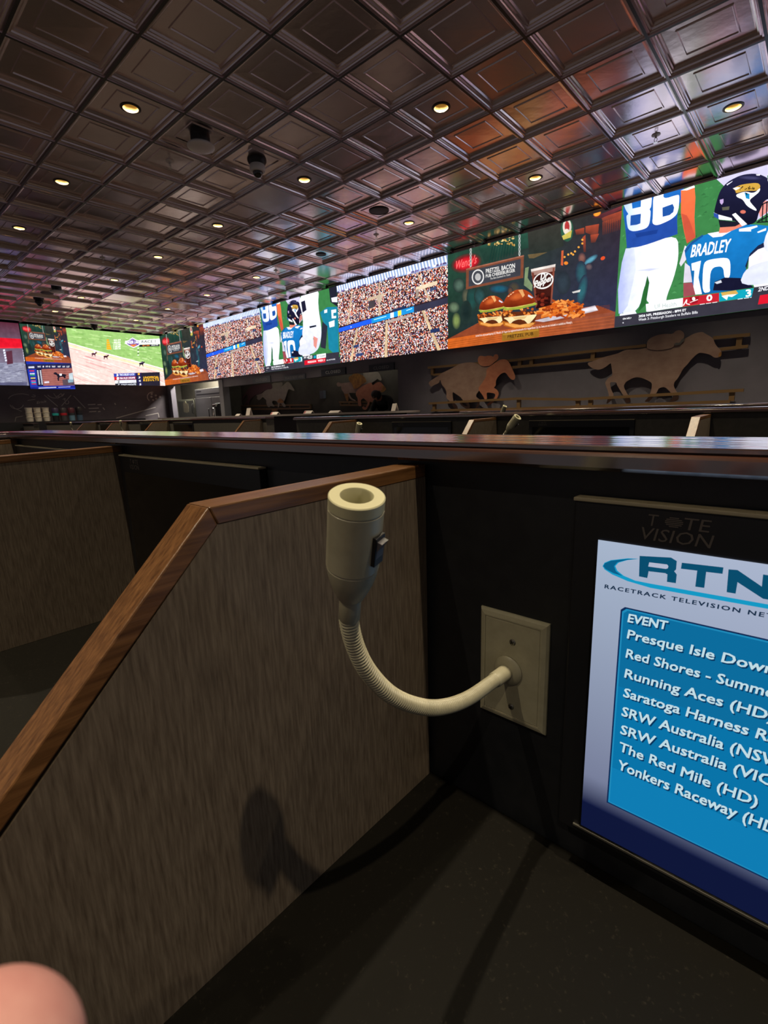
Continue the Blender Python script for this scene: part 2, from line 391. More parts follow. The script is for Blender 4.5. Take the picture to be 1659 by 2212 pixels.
# chains and hanging sign
for x, y0, y1 in ((367, 410, 590), (764, 290, 500)):
    n = 6
    for k in range(n):
        yy = y0 + (y1 - y0) * (k + 0.5) / n; hh = (y1 - y0) / n * 0.62
        p.ell((x, yy), 8, hh, '#c9ccc8', 10, 0, k > 0)
    for k in range(n):
        yy = y0 + (y1 - y0) * (k + 0.5) / n; p.ell((x, yy), 3.5, (y1 - y0) / n * 0.42, '#46564e', 8, 0, k > 0)
p.P([(330, 606), (800, 495), (795, 680), (328, 775)], '#7c4834'); p.P([(330, 606), (800, 495), (800, 505), (330, 616)], '#b0705a', True)
p.P([(352, 622), (775, 525), (772, 662), (350, 752)], '#3e4048')
p.ell((426, 673), 50, 62, '#e6e4e2', 24, 0.1); p.ell((426, 673), 41, 52, '#45474f', 24, 0.1); p.ell((426, 673), 24, 30, '#b9b8b8', 20)
p.text('PRETZEL BACON', (491, 645), (728, 598), (490, 610), '#eceae6', 0.018)
p.text('PUB CHEESEBURGER', (490, 679), (728, 630), (489, 654), '#eceae6', 0.018)
p.text('The Best Sandwich In Town', (527, 695), (690, 660), (526, 680), '#d8d6d2', 0.01, 0.2)
# board
p.P([(150, 1184), (440, 1040), (1400, 905), (1560, 957), (1560, 1000), (150, 1200)], '#94482c')
for k in range(14): y = 1050 + 9 * k; p.P([(430 - 18 * k, y), (1500, y - 150 + 2 * k), (1500, y - 147 + 2 * k), (430 - 18 * k, y + 3)], '#7b3822', k > 0)
A, B, C_, D = [p.pt(q) for q in ((150, 1184), (1560, 952), (1560, 1090), (150, 1275))]
vs = []; cs = []
for j in range(2):
    for i in range(9):
        t = i / 8; e, g = (A, B) if j == 0 else (D, C_)
        vs.append((e[0] + (g[0] - e[0]) * t, e[1] + (g[1] - e[1]) * t)); c = lin('#d8661f'); d = lin('#8a4a38'); cs.append(tuple(c[k] * (1 - t) + d[k] * t for k in range(3)))
p.raw(p.cl(vs), [(i, i + 1, i + 10, i + 9) for i in range(8)], cs)
for k in range(9): y = 1198 + 8.5 * k; p.P([(178, y), (700, y - 80 - k), (1535, y - 210 + 6 * k), (1535, y - 207 + 6 * k), (700, y - 76 - k), (178, y + 4)], '#9a4a1e' if k % 2 else '#c2602a', k > 0)
p.P([(622, 1130), (925, 1092), (925, 1160), (622, 1197)], '#9a6a24'); p.P([(628, 1136), (918, 1098), (918, 1110), (628, 1148)], '#b8862e')
p.text('PRETZEL PUB', (668, 1172), (876, 1146), (668, 1148), '#2a1c10', 0.012)
p.text('Limited time only at participating U.S. Wendy\'s. Dr Pepper is a registered trademark of Dr Pepper/Seven Up, Inc. Items are not included or available at Wendy\'s.', (408, 1160), (1195, 1050), (408, 1144), '#f4ece4', 0.008)
# paper, fries
p.P([(880, 1030), (1380, 905), (1405, 945), (1240, 985), (960, 1040)], '#c6bcc4'); p.P([(1060, 985), (1385, 915), (1400, 940), (1200, 975)], '#e4dde2')
for k in range(130):
    cx = 925 + rnd.random() ** 0.8 * 350; top = 850 + abs(cx - 1110) * 0.45; cy = top + rnd.random() * (995 - top) ; w = rnd.uniform(-1, 0.7); L = rnd.uniform(18, 48)
    dx, dy = L * math.cos(w), L * math.sin(w); p.line([(cx - dx, cy - dy), (cx + dx, cy + dy)], rnd.uniform(12, 20), rnd.choice(['#e07a2e', '#c85a1c', '#f0984a', '#a8441a', '#d86a24', '#8a3416']))
# cup
p.PG([(865, 620), (1060, 575), (1030, 900), (905, 935)], '#5a261e', '#260d0c'); p.P([(862, 612), (1062, 570), (1058, 625), (868, 665)], '#a9857a'); p.P([(862, 612), (1062, 570), (1060, 590), (864, 632)], '#e6dcd4')
p.P([(868, 640), (885, 640), (915, 900), (900, 925)], '#7d3d30'); p.P([(1040, 600), (1055, 600), (1032, 890), (1020, 890)], '#8a4a3a')
for k in range(26): p.ell((900 + rnd.random() * 120, 790 + rnd.random() * 110), 10 + rnd.random() * 12, 8 + rnd.random() * 8, rnd.choice(['#5e1c14', '#7a2a1c', '#2a0e0c', '#4a1612']), 6, 0, k > 0)
p.ell((963, 705), 84, 66, '#f0ece8', 28, -0.35); p.ell((963, 703), 74, 56, '#3a1714', 28, -0.35)
p.text('Dr', (938, 700), (1000, 684), (940, 648), '#f6f2ee', 0.04, 0.2); p.text('Pepper', (886, 762), (1040, 700), (890, 712), '#f6f2ee', 0.035, 0.25)
# burgers
def burger(x0, y0, s):
    q = lambda pts: [(x0 + a * s, y0 + b * s) for a, b in pts]
    p.P(q([(-145, 225), (-130, 270), (-40, 292), (80, 285), (125, 250), (120, 200)]), '#b8661e'); p.P(q([(-120, 262), (-40, 285), (80, 278), (115, 255), (110, 240), (0, 262), (-120, 245)]), '#e8a050')
    p.P(q([(-150, 190), (-140, 230), (0, 262), (120, 240), (140, 180), (130, 150), (-140, 160)]), '#5c2a14')
    for k in range(44): p.ell((x0 + s * rnd.uniform(-140, 130), y0 + s * rnd.uniform(125, 215)), s * rnd.uniform(9, 18), s * rnd.uniform(7, 13), rnd.choice(['#e07c30', '#b85418', '#8a3a14', '#f0a050', '#c8622a']), 6, rnd.random(), k > 0)
    p.P(q([(-140, 205), (-60, 195), (100, 180), (142, 175), (120, 205), (70, 262), (40, 225), (0, 215), (-50, 228), (-80, 258), (-100, 225)]), '#f0dca8'); p.P(q([(-60, 200), (60, 190), (40, 212), (-40, 220)]), '#dcb87a')
    p.P(q([(-140, 120), (-120, 145), (0, 135), (130, 100), (142, 90), (120, 78), (-20, 100)]), '#9aa83c'); p.P(q([(-130, 112), (-100, 128), (20, 112), (130, 84), (60, 86)]), '#d8c060')
    p.PG(q([(-138, 118), (-125, 60), (-90, 10), (-30, -25), (30, -28), (85, 0), (120, 45), (130, 82), (40, 100), (-60, 120)]), '#b4481e', '#6a200e'); p.soft((x0 - 20 * s, y0 + 30 * s), 70 * s, 34 * s, '#c8602c', '#98381a', -0.3)
    p.P(q([(-12, -20), (22, -26), (40, 20), (24, 40), (8, 10)]), '#e8a868')
    p.P(q([(70, 15), (110, 40), (95, 46), (66, 30)]), '#d8d8e8')
    for k in range(3): p.ell((x0 + s * (-90 + 18 * k), y0 + s * (28 - 14 * k)), 10 * s, 4 * s, '#f0c090', 6, -0.6, k > 0)
burger(548, 848, 0.80); burger(772, 802, 1.0)
PRETZEL = p.mesh('burger_picture', XS[4], ZB)

# --- football, near copy traced on the large display, the rest on the far copy of the same picture
p = Pic('y', YW, (1300, 340, 4.621)); p.clip = (XS[5], XS[6], ZB, ZT)
a0, a1 = XS[5], XS[6]
p.rect(a0, a1, ZB, ZT, '#3a7a44')
for k in range(500): x = a0 + rnd.random() * (a1 - a0); z = ZB + 0.2 + rnd.random() * 1.2; p.poly([(x, z), (x + rnd.uniform(.02, .07), z + rnd.uniform(-.01, .02)), (x + .03, z + .02)], rnd.choice(['#30663a', '#42854c', '#34703e', '#4c9056']), k > 0)
p.P([(1215, 180), (1260, 260), (1400, 180), (1700, 180), (1700, 0), (1230, 120)], '#c9c4e2')
p.PG([(200, 455), (480, 330), (830, 250), (800, 420), (770, 480), (750, 600), (757, 765), (400, 890), (250, 905), (235, 700)], '#2068ba', '#1e4a98')
p.P([(238, 720), (500, 660), (745, 600), (757, 765), (400, 890), (250, 905)], '#22479a'); p.P([(330, 760), (560, 720), (550, 760), (350, 800)], '#1a3a86')
Wt = '#f4f6ff'
p.crop = (1335, 390, 5.289)
p.PG([(60, 260), (160, 215), (270, 180), (390, 150), (380, 300), (358, 330), (375, 350), (360, 500), (320, 550), (180, 585), (115, 560), (100, 470), (95, 400), (122, 385), (90, 340), (75, 300)], '#b8cef0', Wt, 0)
p.P([(160, 225), (265, 190), (260, 300), (165, 322)], '#1f66b4'); p.P([(145, 400), (262, 380), (255, 490), (215, 505), (140, 515)], '#20509c')
p.P([(402, 150), (522, 115), (516, 215), (690, 158), (702, 180), (697, 260), (692, 320), (670, 390), (600, 450), (450, 515), (390, 495), (400, 400)], Wt); p.P([(508, 310), (625, 268), (642, 310), (632, 360), (590, 395), (510, 415)], '#20509c')
p.crop = (1300, 340, 4.621)
p.PG([(790, 330), (925, 290), (935, 400), (925, 600), (935, 800), (850, 860), (820, 740), (790, 560)], '#ee7444', '#c8543a'); p.P([(795, 560), (850, 580), (880, 640), (935, 800), (850, 860)], '#c0503a')
p.P([(790, 330), (925, 250), (930, 300), (850, 330)], '#f2ecf4')
p.PG([(245, 908), (400, 890), (757, 762), (768, 1000), (720, 1200), (650, 1380), (640, 1450), (440, 1470), (450, 1250), (420, 1300), (370, 1530), (180, 1572), (165, 1320), (200, 1050)], '#d6dcf6', '#f6f7ff', 0)
p.PG([(240, 910), (325, 905), (340, 1120), (260, 1480), (200, 1560), (168, 1560), (162, 1320), (200, 1050)], '#a4aee0', '#d4daf4', 0); p.P([(345, 1130), (470, 1110), (600, 1105), (470, 1135)], '#c8ccec')
p.P([(455, 1180), (475, 1250), (440, 1470), (365, 1540), (425, 1310)], '#27602f'); p.P([(180, 1565), (330, 1525), (355, 1570), (180, 1600)], '#e6e8f8'); p.P([(440, 1465), (470, 1460), (470, 1540), (445, 1540)], '#f4f6ff')
p.P([(775, 1060), (830, 880), (860, 900), (850, 1010), (790, 1090)], '#d8d2dc')
p.crop = (400, 600, 2.860); p.shift = XS[5] - XS[2]
p.P([(620, 110), (700, 100), (724, 260), (690, 300), (660, 200)], '#c9c4e2')
p.crop = (1300, 340, 4.621); p.shift = 0.0
# jersey of the near player
p.PG([(822, 930), (870, 858), (1000, 780), (1160, 742), (1280, 735), (1420, 670), (1560, 672), (1800, 700), (1800, 800), (1500, 960), (1435, 1090), (1440, 1130), (1520, 1300), (1080, 1360), (950, 1375), (880, 1280), (890, 1160), (850, 1050)], '#1878be', '#105c9c')
p.P([(1055, 760), (1165, 742), (1290, 738), (1200, 790), (1110, 800)], '#e4e4ee'); p.P([(825, 930), (900, 840), (1010, 770), (1010, 790), (900, 870), (835, 960)], '#1b4f8c')
p.P([(1480, 960), (1560, 880), (1800, 760), (1800, 860), (1560, 925), (1470, 1000), (1445, 1110), (1432, 1085)], '#1a2340')
p.P([(1470, 995), (1560, 920), (1800, 830), (1800, 1270), (1525, 1300), (1460, 1150)], '#e9e4ee'); p.P([(1455, 1125), (1560, 1080), (1800, 1030), (1800, 1090), (1480, 1185)], '#cf6a72')
p.P([(830, 1050), (880, 1090), (903, 1245), (815, 1252)], '#cdc8d6'); p.P([(815, 1255), (903, 1250), (945, 1372), (815, 1395)], '#93474f')
p.text('BRADLEY', (885, 996), (1268, 938), (908, 878), '#f6f8ff', 0.025, 0.0)
p.P([(895, 1060), (990, 1032), (965, 1200), (1000, 1365), (935, 1370), (915, 1290), (925, 1130), (900, 1130)], Wt); p.P([(1012, 1065), (1060, 1022), (1250, 998), (1285, 1040), (1282, 1200), (1225, 1218), (1212, 1082), (1088, 1102), (1075, 1290), (1085, 1345), (1002, 1355)], Wt)
p.P([(1370, 715), (1480, 695), (1550, 680), (1555, 695), (1490, 720), (1490, 740), (1370, 740)], '#e8ecf8'); p.P([(1550, 745), (1640, 705), (1640, 730), (1560, 755)], '#e8ecf8')
# helmet
p.P([(1165, 625), (1300, 640), (1390, 640), (1400, 680), (1330, 690), (1180, 700)], '#1c1c28'); p.P([(1180, 700), (1330, 690), (1400, 655), (1425, 680), (1250, 752), (1168, 757)], '#dc7f66')
p.P([(1560, 520), (1620, 430), (1690, 440), (1690, 520), (1580, 600)], '#d98a84')
p.PG([(1118, 565), (1135, 480), (1180, 330), (1260, 240), (1400, 172), (1550, 160), (1660, 205), (1720, 300), (1720, 400), (1620, 430), (1570, 540), (1545, 650), (1440, 685), (1350, 640), (1300, 632), (1180, 622)], '#20203e', '#101022')
p.soft((1480, 205), 130, 22, '#3c3c60', '#1e1e3a', 0.05)
p.P([(1118, 550), (1165, 572), (1298, 607), (1302, 632), (1180, 622), (1120, 592)], '#eef0fa'); p.P([(1118, 552), (1165, 572), (1168, 618), (1120, 592)], '#2a4a9a'); p.P([(1300, 572), (1335, 555), (1452, 668), (1400, 686)], '#f0f0f6')
p.P([(1245, 272), (1308, 235), (1300, 247), (1252, 282)], '#d8d8ec'); p.P([(1540, 170), (1585, 172), (1575, 184), (1545, 182)], '#e8e8f4'); p.ell((1410, 545), 28, 18, '#c86a5a'); p.P([(1178, 425), (1215, 415), (1215, 450), (1198, 475), (1180, 455)], '#b8a0d0'); p.P([(1200, 500), (1275, 490), (1270, 525), (1205, 530)], '#565648')
p.P([(1308, 310), (1400, 270), (1560, 253), (1588, 290), (1560, 335), (1450, 335), (1390, 345), (1340, 362), (1335, 335)], '#c99d40')
for k in range(26): p.ell((1345 + rnd.random() * 190, 290 + rnd.random() * 36), 7, 5, '#3a2a14', 6, 0, k > 0)
p.P([(1338, 372), (1430, 340), (1520, 362), (1585, 300), (1575, 345), (1520, 390), (1470, 430), (1505, 475), (1548, 522), (1540, 538), (1450, 490), (1408, 420), (1350, 400)], '#eef0f4'); p.P([(1308, 310), (1345, 300), (1390, 300), (1340, 330)], '#eef0f4')
p.P([(1425, 352), (1475, 366), (1475, 420), (1440, 410)], '#1b86ba'); p.P([(1432, 350), (1455, 360), (1450, 385)], '#0a0a14')
for q in ([(1560, 560), (1600, 470), (1720, 420)], [(1560, 640), (1720, 560)], [(1610, 460), (1600, 640)], [(1650, 440), (1640, 650)], [(1545, 650), (1720, 640)]): p.line(q, 12, '#14141e')
p.P([(1110, 1330), (1128, 1242), (1230, 1200), (1380, 1205), (1470, 1250), (1515, 1300), (1300, 1330)], '#15152c'); p.P([(1125, 1250), (1190, 1225), (1200, 1250), (1150, 1265)], '#c8ccd8')
# lower graphics
p.rect(a0, a1, ZB, ZB + 0.12, '#33313c'); p.P([(100, 1594), (1700, 1370), (1700, 1600), (100, 1800)], '#33313c')
p.P([(470, 1452), (812, 1404), (808, 1490), (470, 1541)], '#f6f6fa'); p.text('UF Health', (530, 1513), (745, 1485), (530, 1470), '#9ab0a8')
p.P([(812, 1402), (1172, 1354), (1172, 1440), (808, 1492)], '#b4202e'); p.P([(875, 1402), (975, 1386), (955, 1452), (905, 1465)], '#8e1420'); p.ell((918, 1412), 16, 18, '#efe6e6'); p.line([(880, 1450), (960, 1420)], 6, '#efe6e6'); p.line([(815, 1480), (850, 1420), (845, 1460), (880, 1470)], 10, '#f0e0e0')
p.text('0', (1046, 1436), (1104, 1428), (1046, 1378), '#ffffff', 0.03)
p.P([(1172, 1354), (1582, 1298), (1576, 1384), (1172, 1440)], '#0f97ac'); p.P([(1190, 1352), (1340, 1328), (1362, 1358), (1300, 1392), (1262, 1384), (1252, 1422), (1212, 1402)], '#c8a050'); p.P([(1196, 1385), (1260, 1372), (1350, 1365), (1300, 1395), (1262, 1388), (1248, 1424)], '#eef0f0')
p.text('3', (1437, 1392), (1492, 1384), (1437, 1326), '#ffffff', 0.03); p.P([(1560, 1330), (1560, 1370), (1535, 1352)], '#e8f4f8')
for x in (980, 1042, 1104): p.P([(x, 1466 - (x - 980) * .137), (x + 50, 1459 - (x - 980) * .137), (x + 50, 1465 - (x - 980) * .137), (x, 1472 - (x - 980) * .137)], '#f0e8e8')
for x in (1358, 1420, 1482): p.P([(x, 1414 - (x - 1358) * .137), (x + 50, 1407 - (x - 1358) * .137), (x + 50, 1413 - (x - 1358) * .137), (x, 1420 - (x - 1358) * .137)], '#e8f0f0')
p.text('2026 NFL PRESEASON - 8PM ET', (370, 1598), (845, 1535), (370, 1576), '#f2f2f6', 0.03); p.text('Week 3: Pittsburgh Steelers vs Buffalo Bills', (368, 1634), (958, 1558), (368, 1610), '#e6e6ec', 0.008)
p.text('ON NFL+', (212, 1622), (298, 1610), (212, 1606), '#f2f2f6', 0.03); p.ell((215, 1652), 6, 6, '#e0e0e8', 8)
# the right part, seen whole on the far copy
p.crop = (400, 600, 2.860); p.shift = XS[5] - XS[2]
p.P([(835, 60), (905, 30), (900, 480), (835, 450)], '#3a7a44')
p.PG([(695, 115), (830, 60), (822, 170), (848, 330), (832, 432), (792, 472), (700, 482), (706, 420), (760, 400), (722, 370), (735, 260)], '#f6f6fe', '#ccd0ea'); p.P([(792, 372), (818, 372), (812, 430), (800, 410)], '#2f7a3a'); p.P([(770, 300), (812, 292), (812, 302), (772, 312)], '#1c2030')
p.P([(718, 150), (742, 140), (752, 200), (728, 216)], '#1c1c30'); p.P([(795, 360), (822, 375), (812, 440), (796, 420)], '#d88a80')
p.P([(835, 215), (880, 182), (950, 178), (952, 495), (890, 440), (882, 320), (850, 260)], '#1a7a96'); p.P([(890, 60), (950, 30), (950, 180), (900, 150)], '#20222e'); p.P([(905, 125), (950, 115), (950, 150), (910, 150)], '#e8eaf0')
p.P([(905, 200), (935, 195), (935, 215), (918, 218), (918, 238), (935, 235), (935, 250), (908, 252)], '#f0f4f8'); p.P([(890, 275), (925, 262), (925, 300), (895, 308)], '#f0f4f8'); p.P([(862, 200), (880, 195), (880, 215), (862, 220)], '#e8eef4'); p.P([(850, 270), (882, 300), (870, 440), (838, 430)], '#2a2c3a')
p.P([(727, 486), (955, 458), (955, 640), (727, 570)], '#33313c')
p.text('2ND', (735, 500), (752, 497), (735, 488), '#e8e8ee', 0.02); p.text('4:23', (757, 502), (787, 498), (757, 484), '#ffffff', 0.03); p.P([(796, 498), (812, 496), (812, 480), (796, 482)], '#1b96b0')
p.P([(815, 475), (872, 466), (872, 492), (815, 502)], '#f0f0f2'); p.text('1ST DOWN', (820, 494), (868, 487), (820, 483), '#5a5a62', 0.02)
p.P([(740, 512), (870, 494), (870, 522), (740, 540)], '#d0182c'); p.text('PRESEASON', (760, 528), (812, 521), (760, 517), '#f8e8e8', 0.03); p.text('WEEK 3', (822, 520), (864, 514), (822, 508), '#f8e8e8', 0.03); p.text('NFL NETWORK', (876, 514), (930, 506), (876, 507), '#e0e0e6', 0.02)
FOOTBALL = p.mesh('football_picture', XS[5], ZB, PICFOOT)

# --- grandstand crowd (own coordinates, 2.67 x 1.48)
p = Pic('y', YW, (0, 0, 1)); Wd, Ht = XS[4] - XS[3], ZT - ZB; p.clip = (0, Wd, 0, Ht)
p.rect(0, Wd, 0, Ht, '#2a1c22')
rib = lambda a: 0.60 + 0.055 * a                     # the ribbon board climbs a little
pal = ['#fff0e6', '#ffffff', '#ffd2ba', '#f08a60', '#c83c2c', '#f0703c', '#a03424', '#ffd8b8', '#e06030', '#ffffff', '#3a4a80', '#8a9ad0', '#5a2a22', '#2a1816', '#1e1a26', '#fff4f0', '#c86a4c', '#ffc09a', '#6a2e26', '#f4e8f4']
for k in range(13000):
    a = rnd.random() * Wd; b = rnd.random() * (Ht - 0.14)
    if rib(a) - 0.02 < b < rib(a) + 0.10: continue
    s_ = rnd.uniform(0.007, 0.015); h_ = s_ * rnd.uniform(0.8, 1.9)
    p.poly([(a, b), (a + s_, b + 0.002), (a + s_, b + h_), (a, b + h_)], rnd.choice(pal), k > 0)
for x0, x1 in ((0.24, 0.42), (1.10, 1.13), (2.28, 2.02)): p.poly([(x0, rib(x0) + 0.1), (x0 + 0.05, rib(x0) + 0.1), (x1 + 0.03, Ht - 0.15), (x1, Ht - 0.15)], '#a8907a')
for x0, x1 in ((0.28, 0.50), (1.22, 1.28), (2.45, 2.12)): p.poly([(x0, 0), (x0 + 0.07, 0), (x1 + 0.05, rib(x1) - 0.02), (x1, rib(x1) - 0.02)], '#b8a080')
for x, z, w_, h_, c in ((0.84, 1.06, 0.42, 0.05, '#b09a84'), (0.86, 0.92, 0.16, 0.13, '#3a3438'), (1.08, 1.00, 0.12, 0.11, '#a89884'), (2.00, 1.04, 0.46, 0.06, '#c2b096'), (2.0, 0.92, 0.06, 0.14, '#8a7a70'), (1.46, 0.74, 0.30, 0.08, '#1e2a48'), (2.3, 0.98, 0.14, 0.05, '#34405e'), (0.4, 0.25, 0.16, 0.05, '#26345a'), (0.46, 0.08, 0.2, 0.05, '#26345a'), (2.3, 0.3, 0.2, 0.06, '#1e2c50')):
    p.poly([(x, z), (x + w_, z + w_ * 0.05), (x + w_, z + w_ * 0.05 + h_), (x, z + h_)], c)
p.poly([(0, rib(0)), (1.95, rib(1.95)), (1.95, rib(1.95) + 0.085), (0.95, rib(0.95) + 0.085), (0, rib(0) + 0.075)], '#1d50d8')
p.poly([(0.92, rib(.92) - .005), (1.95, rib(1.95) - .005), (1.95, rib(1.95) + 0.09), (0.92, rib(.92) + 0.085)], '#1a80c0')
p.poly([(1.95, rib(1.95) - .02), (Wd, rib(Wd) - .02), (Wd, rib(Wd) + .08), (1.95, rib(1.95) + .085)], '#2c2c3e')
p.poly([(1.40, rib(1.4)), (1.48, rib(1.48)), (1.48, rib(1.48) + .085), (1.40, rib(1.4) + .085)], '#e8eef4'); p.poly([(1.58, rib(1.58)), (1.66, rib(1.66)), (1.66, rib(1.66) + .085), (1.58, rib(1.58) + .085)], '#e8c83a')
p.poly([(0.36, .645), (.375, .655), (.36, .668), (.345, .655)], '#f0f4ff')
for x in (0.98, 1.0, 1.78): p.poly([(x, rib(x) + .045), (x + .3 if x < 1.5 else x + .13, rib(x + .3) + .045), (x + .3 if x < 1.5 else x + .13, rib(x + .3) + .058), (x, rib(x) + .058)], '#a8dcf0')
p.poly([(1.3, rib(1.3) - .075), (1.9, rib(1.9) - .075), (1.9, rib(1.9) - .03), (1.3, rib(1.3) - .03)], '#9a8a84')
p.poly([(0, Ht - 0.11), (Wd, Ht - 0.15), (Wd, Ht), (0, Ht)], '#7f93b8')
for k in range(40): x = k * Wd / 40; p.poly([(x, Ht), (x + .03, Ht), (x + .055, Ht - .10), (x + .03, Ht - .13)], '#dfe6fa', k > 0)
for k in range(50): x = rnd.random() * Wd; p.poly([(x, Ht - .13), (x + .04, Ht - .13), (x + .04, Ht - .10), (x, Ht - .10)], rnd.choice(['#4a4068', '#e8e0f4', '#6a5a8a']), k > 0)
CROWD = p.mesh('crowd_picture', 0, 0, PICCROWD)

# --- the race on the far wall
p = Pic('x', XW, (0, 590, 4.608)); RY0, RY1 = 4.66, 7.19; p.clip = (RY0, RY1, ZB - 0.01, ZT)
p.round = False; p.rect(RY0, RY1, ZB - 0.01, ZT, '#90b86a')
for k in range(160):
    a = RY0 + rnd.random() * (RY1 - RY0); b = 2.9 + rnd.random() * 0.8; w_ = rnd.uniform(.05, .25); p.poly([(a, b), (a + w_, b - .02), (a + w_, b + .015), (a, b + .02)], rnd.choice(['#a4c67c', '#80ac5a', '#b4d090', '#86b062']), k > 0)
p.P([(640, 690), (1000, 790), (1400, 890), (1680, 960), (1680, 1200), (700, 1200)], '#e2c4bc')
for k in range(110):
    x = 660 + rnd.random() * 950; y = 720 + (x - 660) * 0.24 + rnd.random() * 380; L = rnd.uniform(60, 260); g = 0.24 + (y - 720) * 0.0006
    p.P([(x, y), (x + L, y + L * g), (x + L, y + L * g + 4), (x, y + 5)], rnd.choice(['#cf9a96', '#f2e2da', '#c88a8a', '#f6ece6', '#d8a8a2']), k > 0)
p.clip = (RY0, RY1, ZB - 0.01, ZT)
for o, col, w_ in ((0, '#f4efe0', 9), (22, '#e6d9a8', 14), (40, '#f0e8cc', 7)): p.line([(660, 690 + o), (1000, 785 + o), (1400, 890 + o), (1680, 955 + o)], w_, col)
for k in range(26): x = 690 + k * 38; p.line([(x, 700 + (x - 690) * .258), (x, 735 + (x - 690) * .258)], 3, '#d8cfa4', k > 0)
def small_horse(x, y, s, c, j='#d8c8c8'):
    q = lambda pts: [(x + a * s, y + b * s) for a, b in pts]
    p.P(q([(-26, -6), (-10, -12), (8, -10), (22, -22), (32, -18), (30, -10), (20, -2), (14, 8), (18, 26), (12, 26), (6, 10), (-10, 8), (-18, 28), (-24, 28), (-20, 8), (-26, 4)]), c); p.P(q([(-4, -10), (2, -24), (12, -26), (14, -18), (8, -8)]), j)
small_horse(935, 805, 0.95, '#4a2030', '#e8dce4'); small_horse(1055, 832, 0.95, '#3a1420', '#c8a0a0'); small_horse(1410, 902, 1.0, '#20142c', '#5a4a6a')
for k, y in enumerate((668, 690, 712, 732, 752)): p.P([(1060, y - 9), (1082 + 6 * k, y - 9), (1086 + 6 * k, y + 8), (1062, y + 8)], '#e0a020', k > 0)
for k, (y, b) in enumerate(((668, '24.29'), (690, '49.02'), (712, '1:15.93'), (732, '1:30.89'), (752, '1:50.31'))): p.text(b, (1130, y + 8), (1200, y + 6), (1130, y - 8), '#f4f4ec', 0.03)
for k in range(5): p.P([(1368, 745 + k * 17), (1382, 744 + k * 17), (1383, 752 + k * 17), (1369, 753 + k * 17)], '#1a2030' if k % 2 else '#f0f4f0', k > 0)
p.P([(1394, 664), (1600, 652), (1602, 706), (1394, 712)], '#eef2ee'); p.text('RACE 1', (1408, 696), (1548, 690), (1408, 670), '#4a4a52', 0.01)
p.P([(1385, 714), (1588, 706), (1588, 728), (1385, 734)], '#1c1a24'); p.text('SEP 1, 2024', (1418, 728), (1488, 724), (1418, 717), '#f08a3a', 0.02); p.text('1:02:27 PM', (1505, 723), (1572, 720), (1505, 712), '#ffffff', 0.02)
p.P([(1318, 640), (1345, 660), (1390, 672), (1405, 695), (1385, 720), (1330, 745), (1280, 722), (1240, 698), (1258, 676), (1295, 660)], '#e8e0f0'); p.P([(1318, 647), (1342, 666), (1378, 678), (1395, 695), (1375, 714), (1328, 737), (1285, 716), (1252, 697), (1268, 680), (1298, 666)], '#5a3a90'); p.P([(1290, 712), (1365, 708), (1328, 735)], '#e07a30')
p.text('FINGER LAKES', (1245, 704), (1402, 698), (1245, 676), '#ffffff', 0.03); p.text('GAMING', (1292, 664), (1345, 661), (1292, 653), '#e6dcf2', 0.02)
p.P([(1130, 1000), (1590, 985), (1594, 1122), (1150, 1138)], '#23202c')
rows = ((1000, '3', 'TROUBLED LUCK', '1', '#2a3aa0', '#2e3f9e'), (1034, '1', 'MIA IN JO DREAMS', '3', '#c8202c', '#8a2450'), (1068, '2', 'GOOD SAM GINGER', '9/2', '#f0f0f0', '#dcdce4'), (1102, '6', 'SOHO NIGHTS', '5', '#202028', '#1c2038'))
for k, (y, n_, nm, od, c1, c2) in enumerate(rows):
    d = k * 5
    p.P([(1132 + d, y), (1176 + d, y - 1), (1178 + d, y + 30), (1134 + d, y + 31)], c1); p.P([(1178 + d, y - 2), (1348 + d * .6, y - 7), (1350 + d * .6, y + 23), (1180 + d, y + 29)], c2); p.P([(1354 + d, y - 7), (1405 + d, y - 9), (1407 + d, y + 20), (1356 + d, y + 22)], '#201e4a')
    p.text(n_, (1157 + d, y + 26), (1178 + d, y + 25), (1157 + d, y + 4), '#ffffff' if k != 2 else '#16161c', 0.03); p.text(nm, (1188 + d, y + 22), (1338 + d, y + 16), (1188 + d, y + 4), '#f0f2fa' if k != 2 else '#b8b8c0', 0.02); p.text(od, (1372 + d, y + 14), (1390 + d, y + 13), (1372 + d, y - 3), '#ffb030' if k == 0 else '#f0f0f8', 0.03)
p.text('UNOFFICIAL', (1426, 1050), (1580, 1045), (1426, 1030), '#f0b428', 0.03); p.text('RESULTS', (1426, 1076), (1580, 1070), (1426, 1056), '#f0b428', 0.03, 0, 1.3)
RACE = p.mesh('race_picture', RY0, ZB - 0.01, PICRACE)

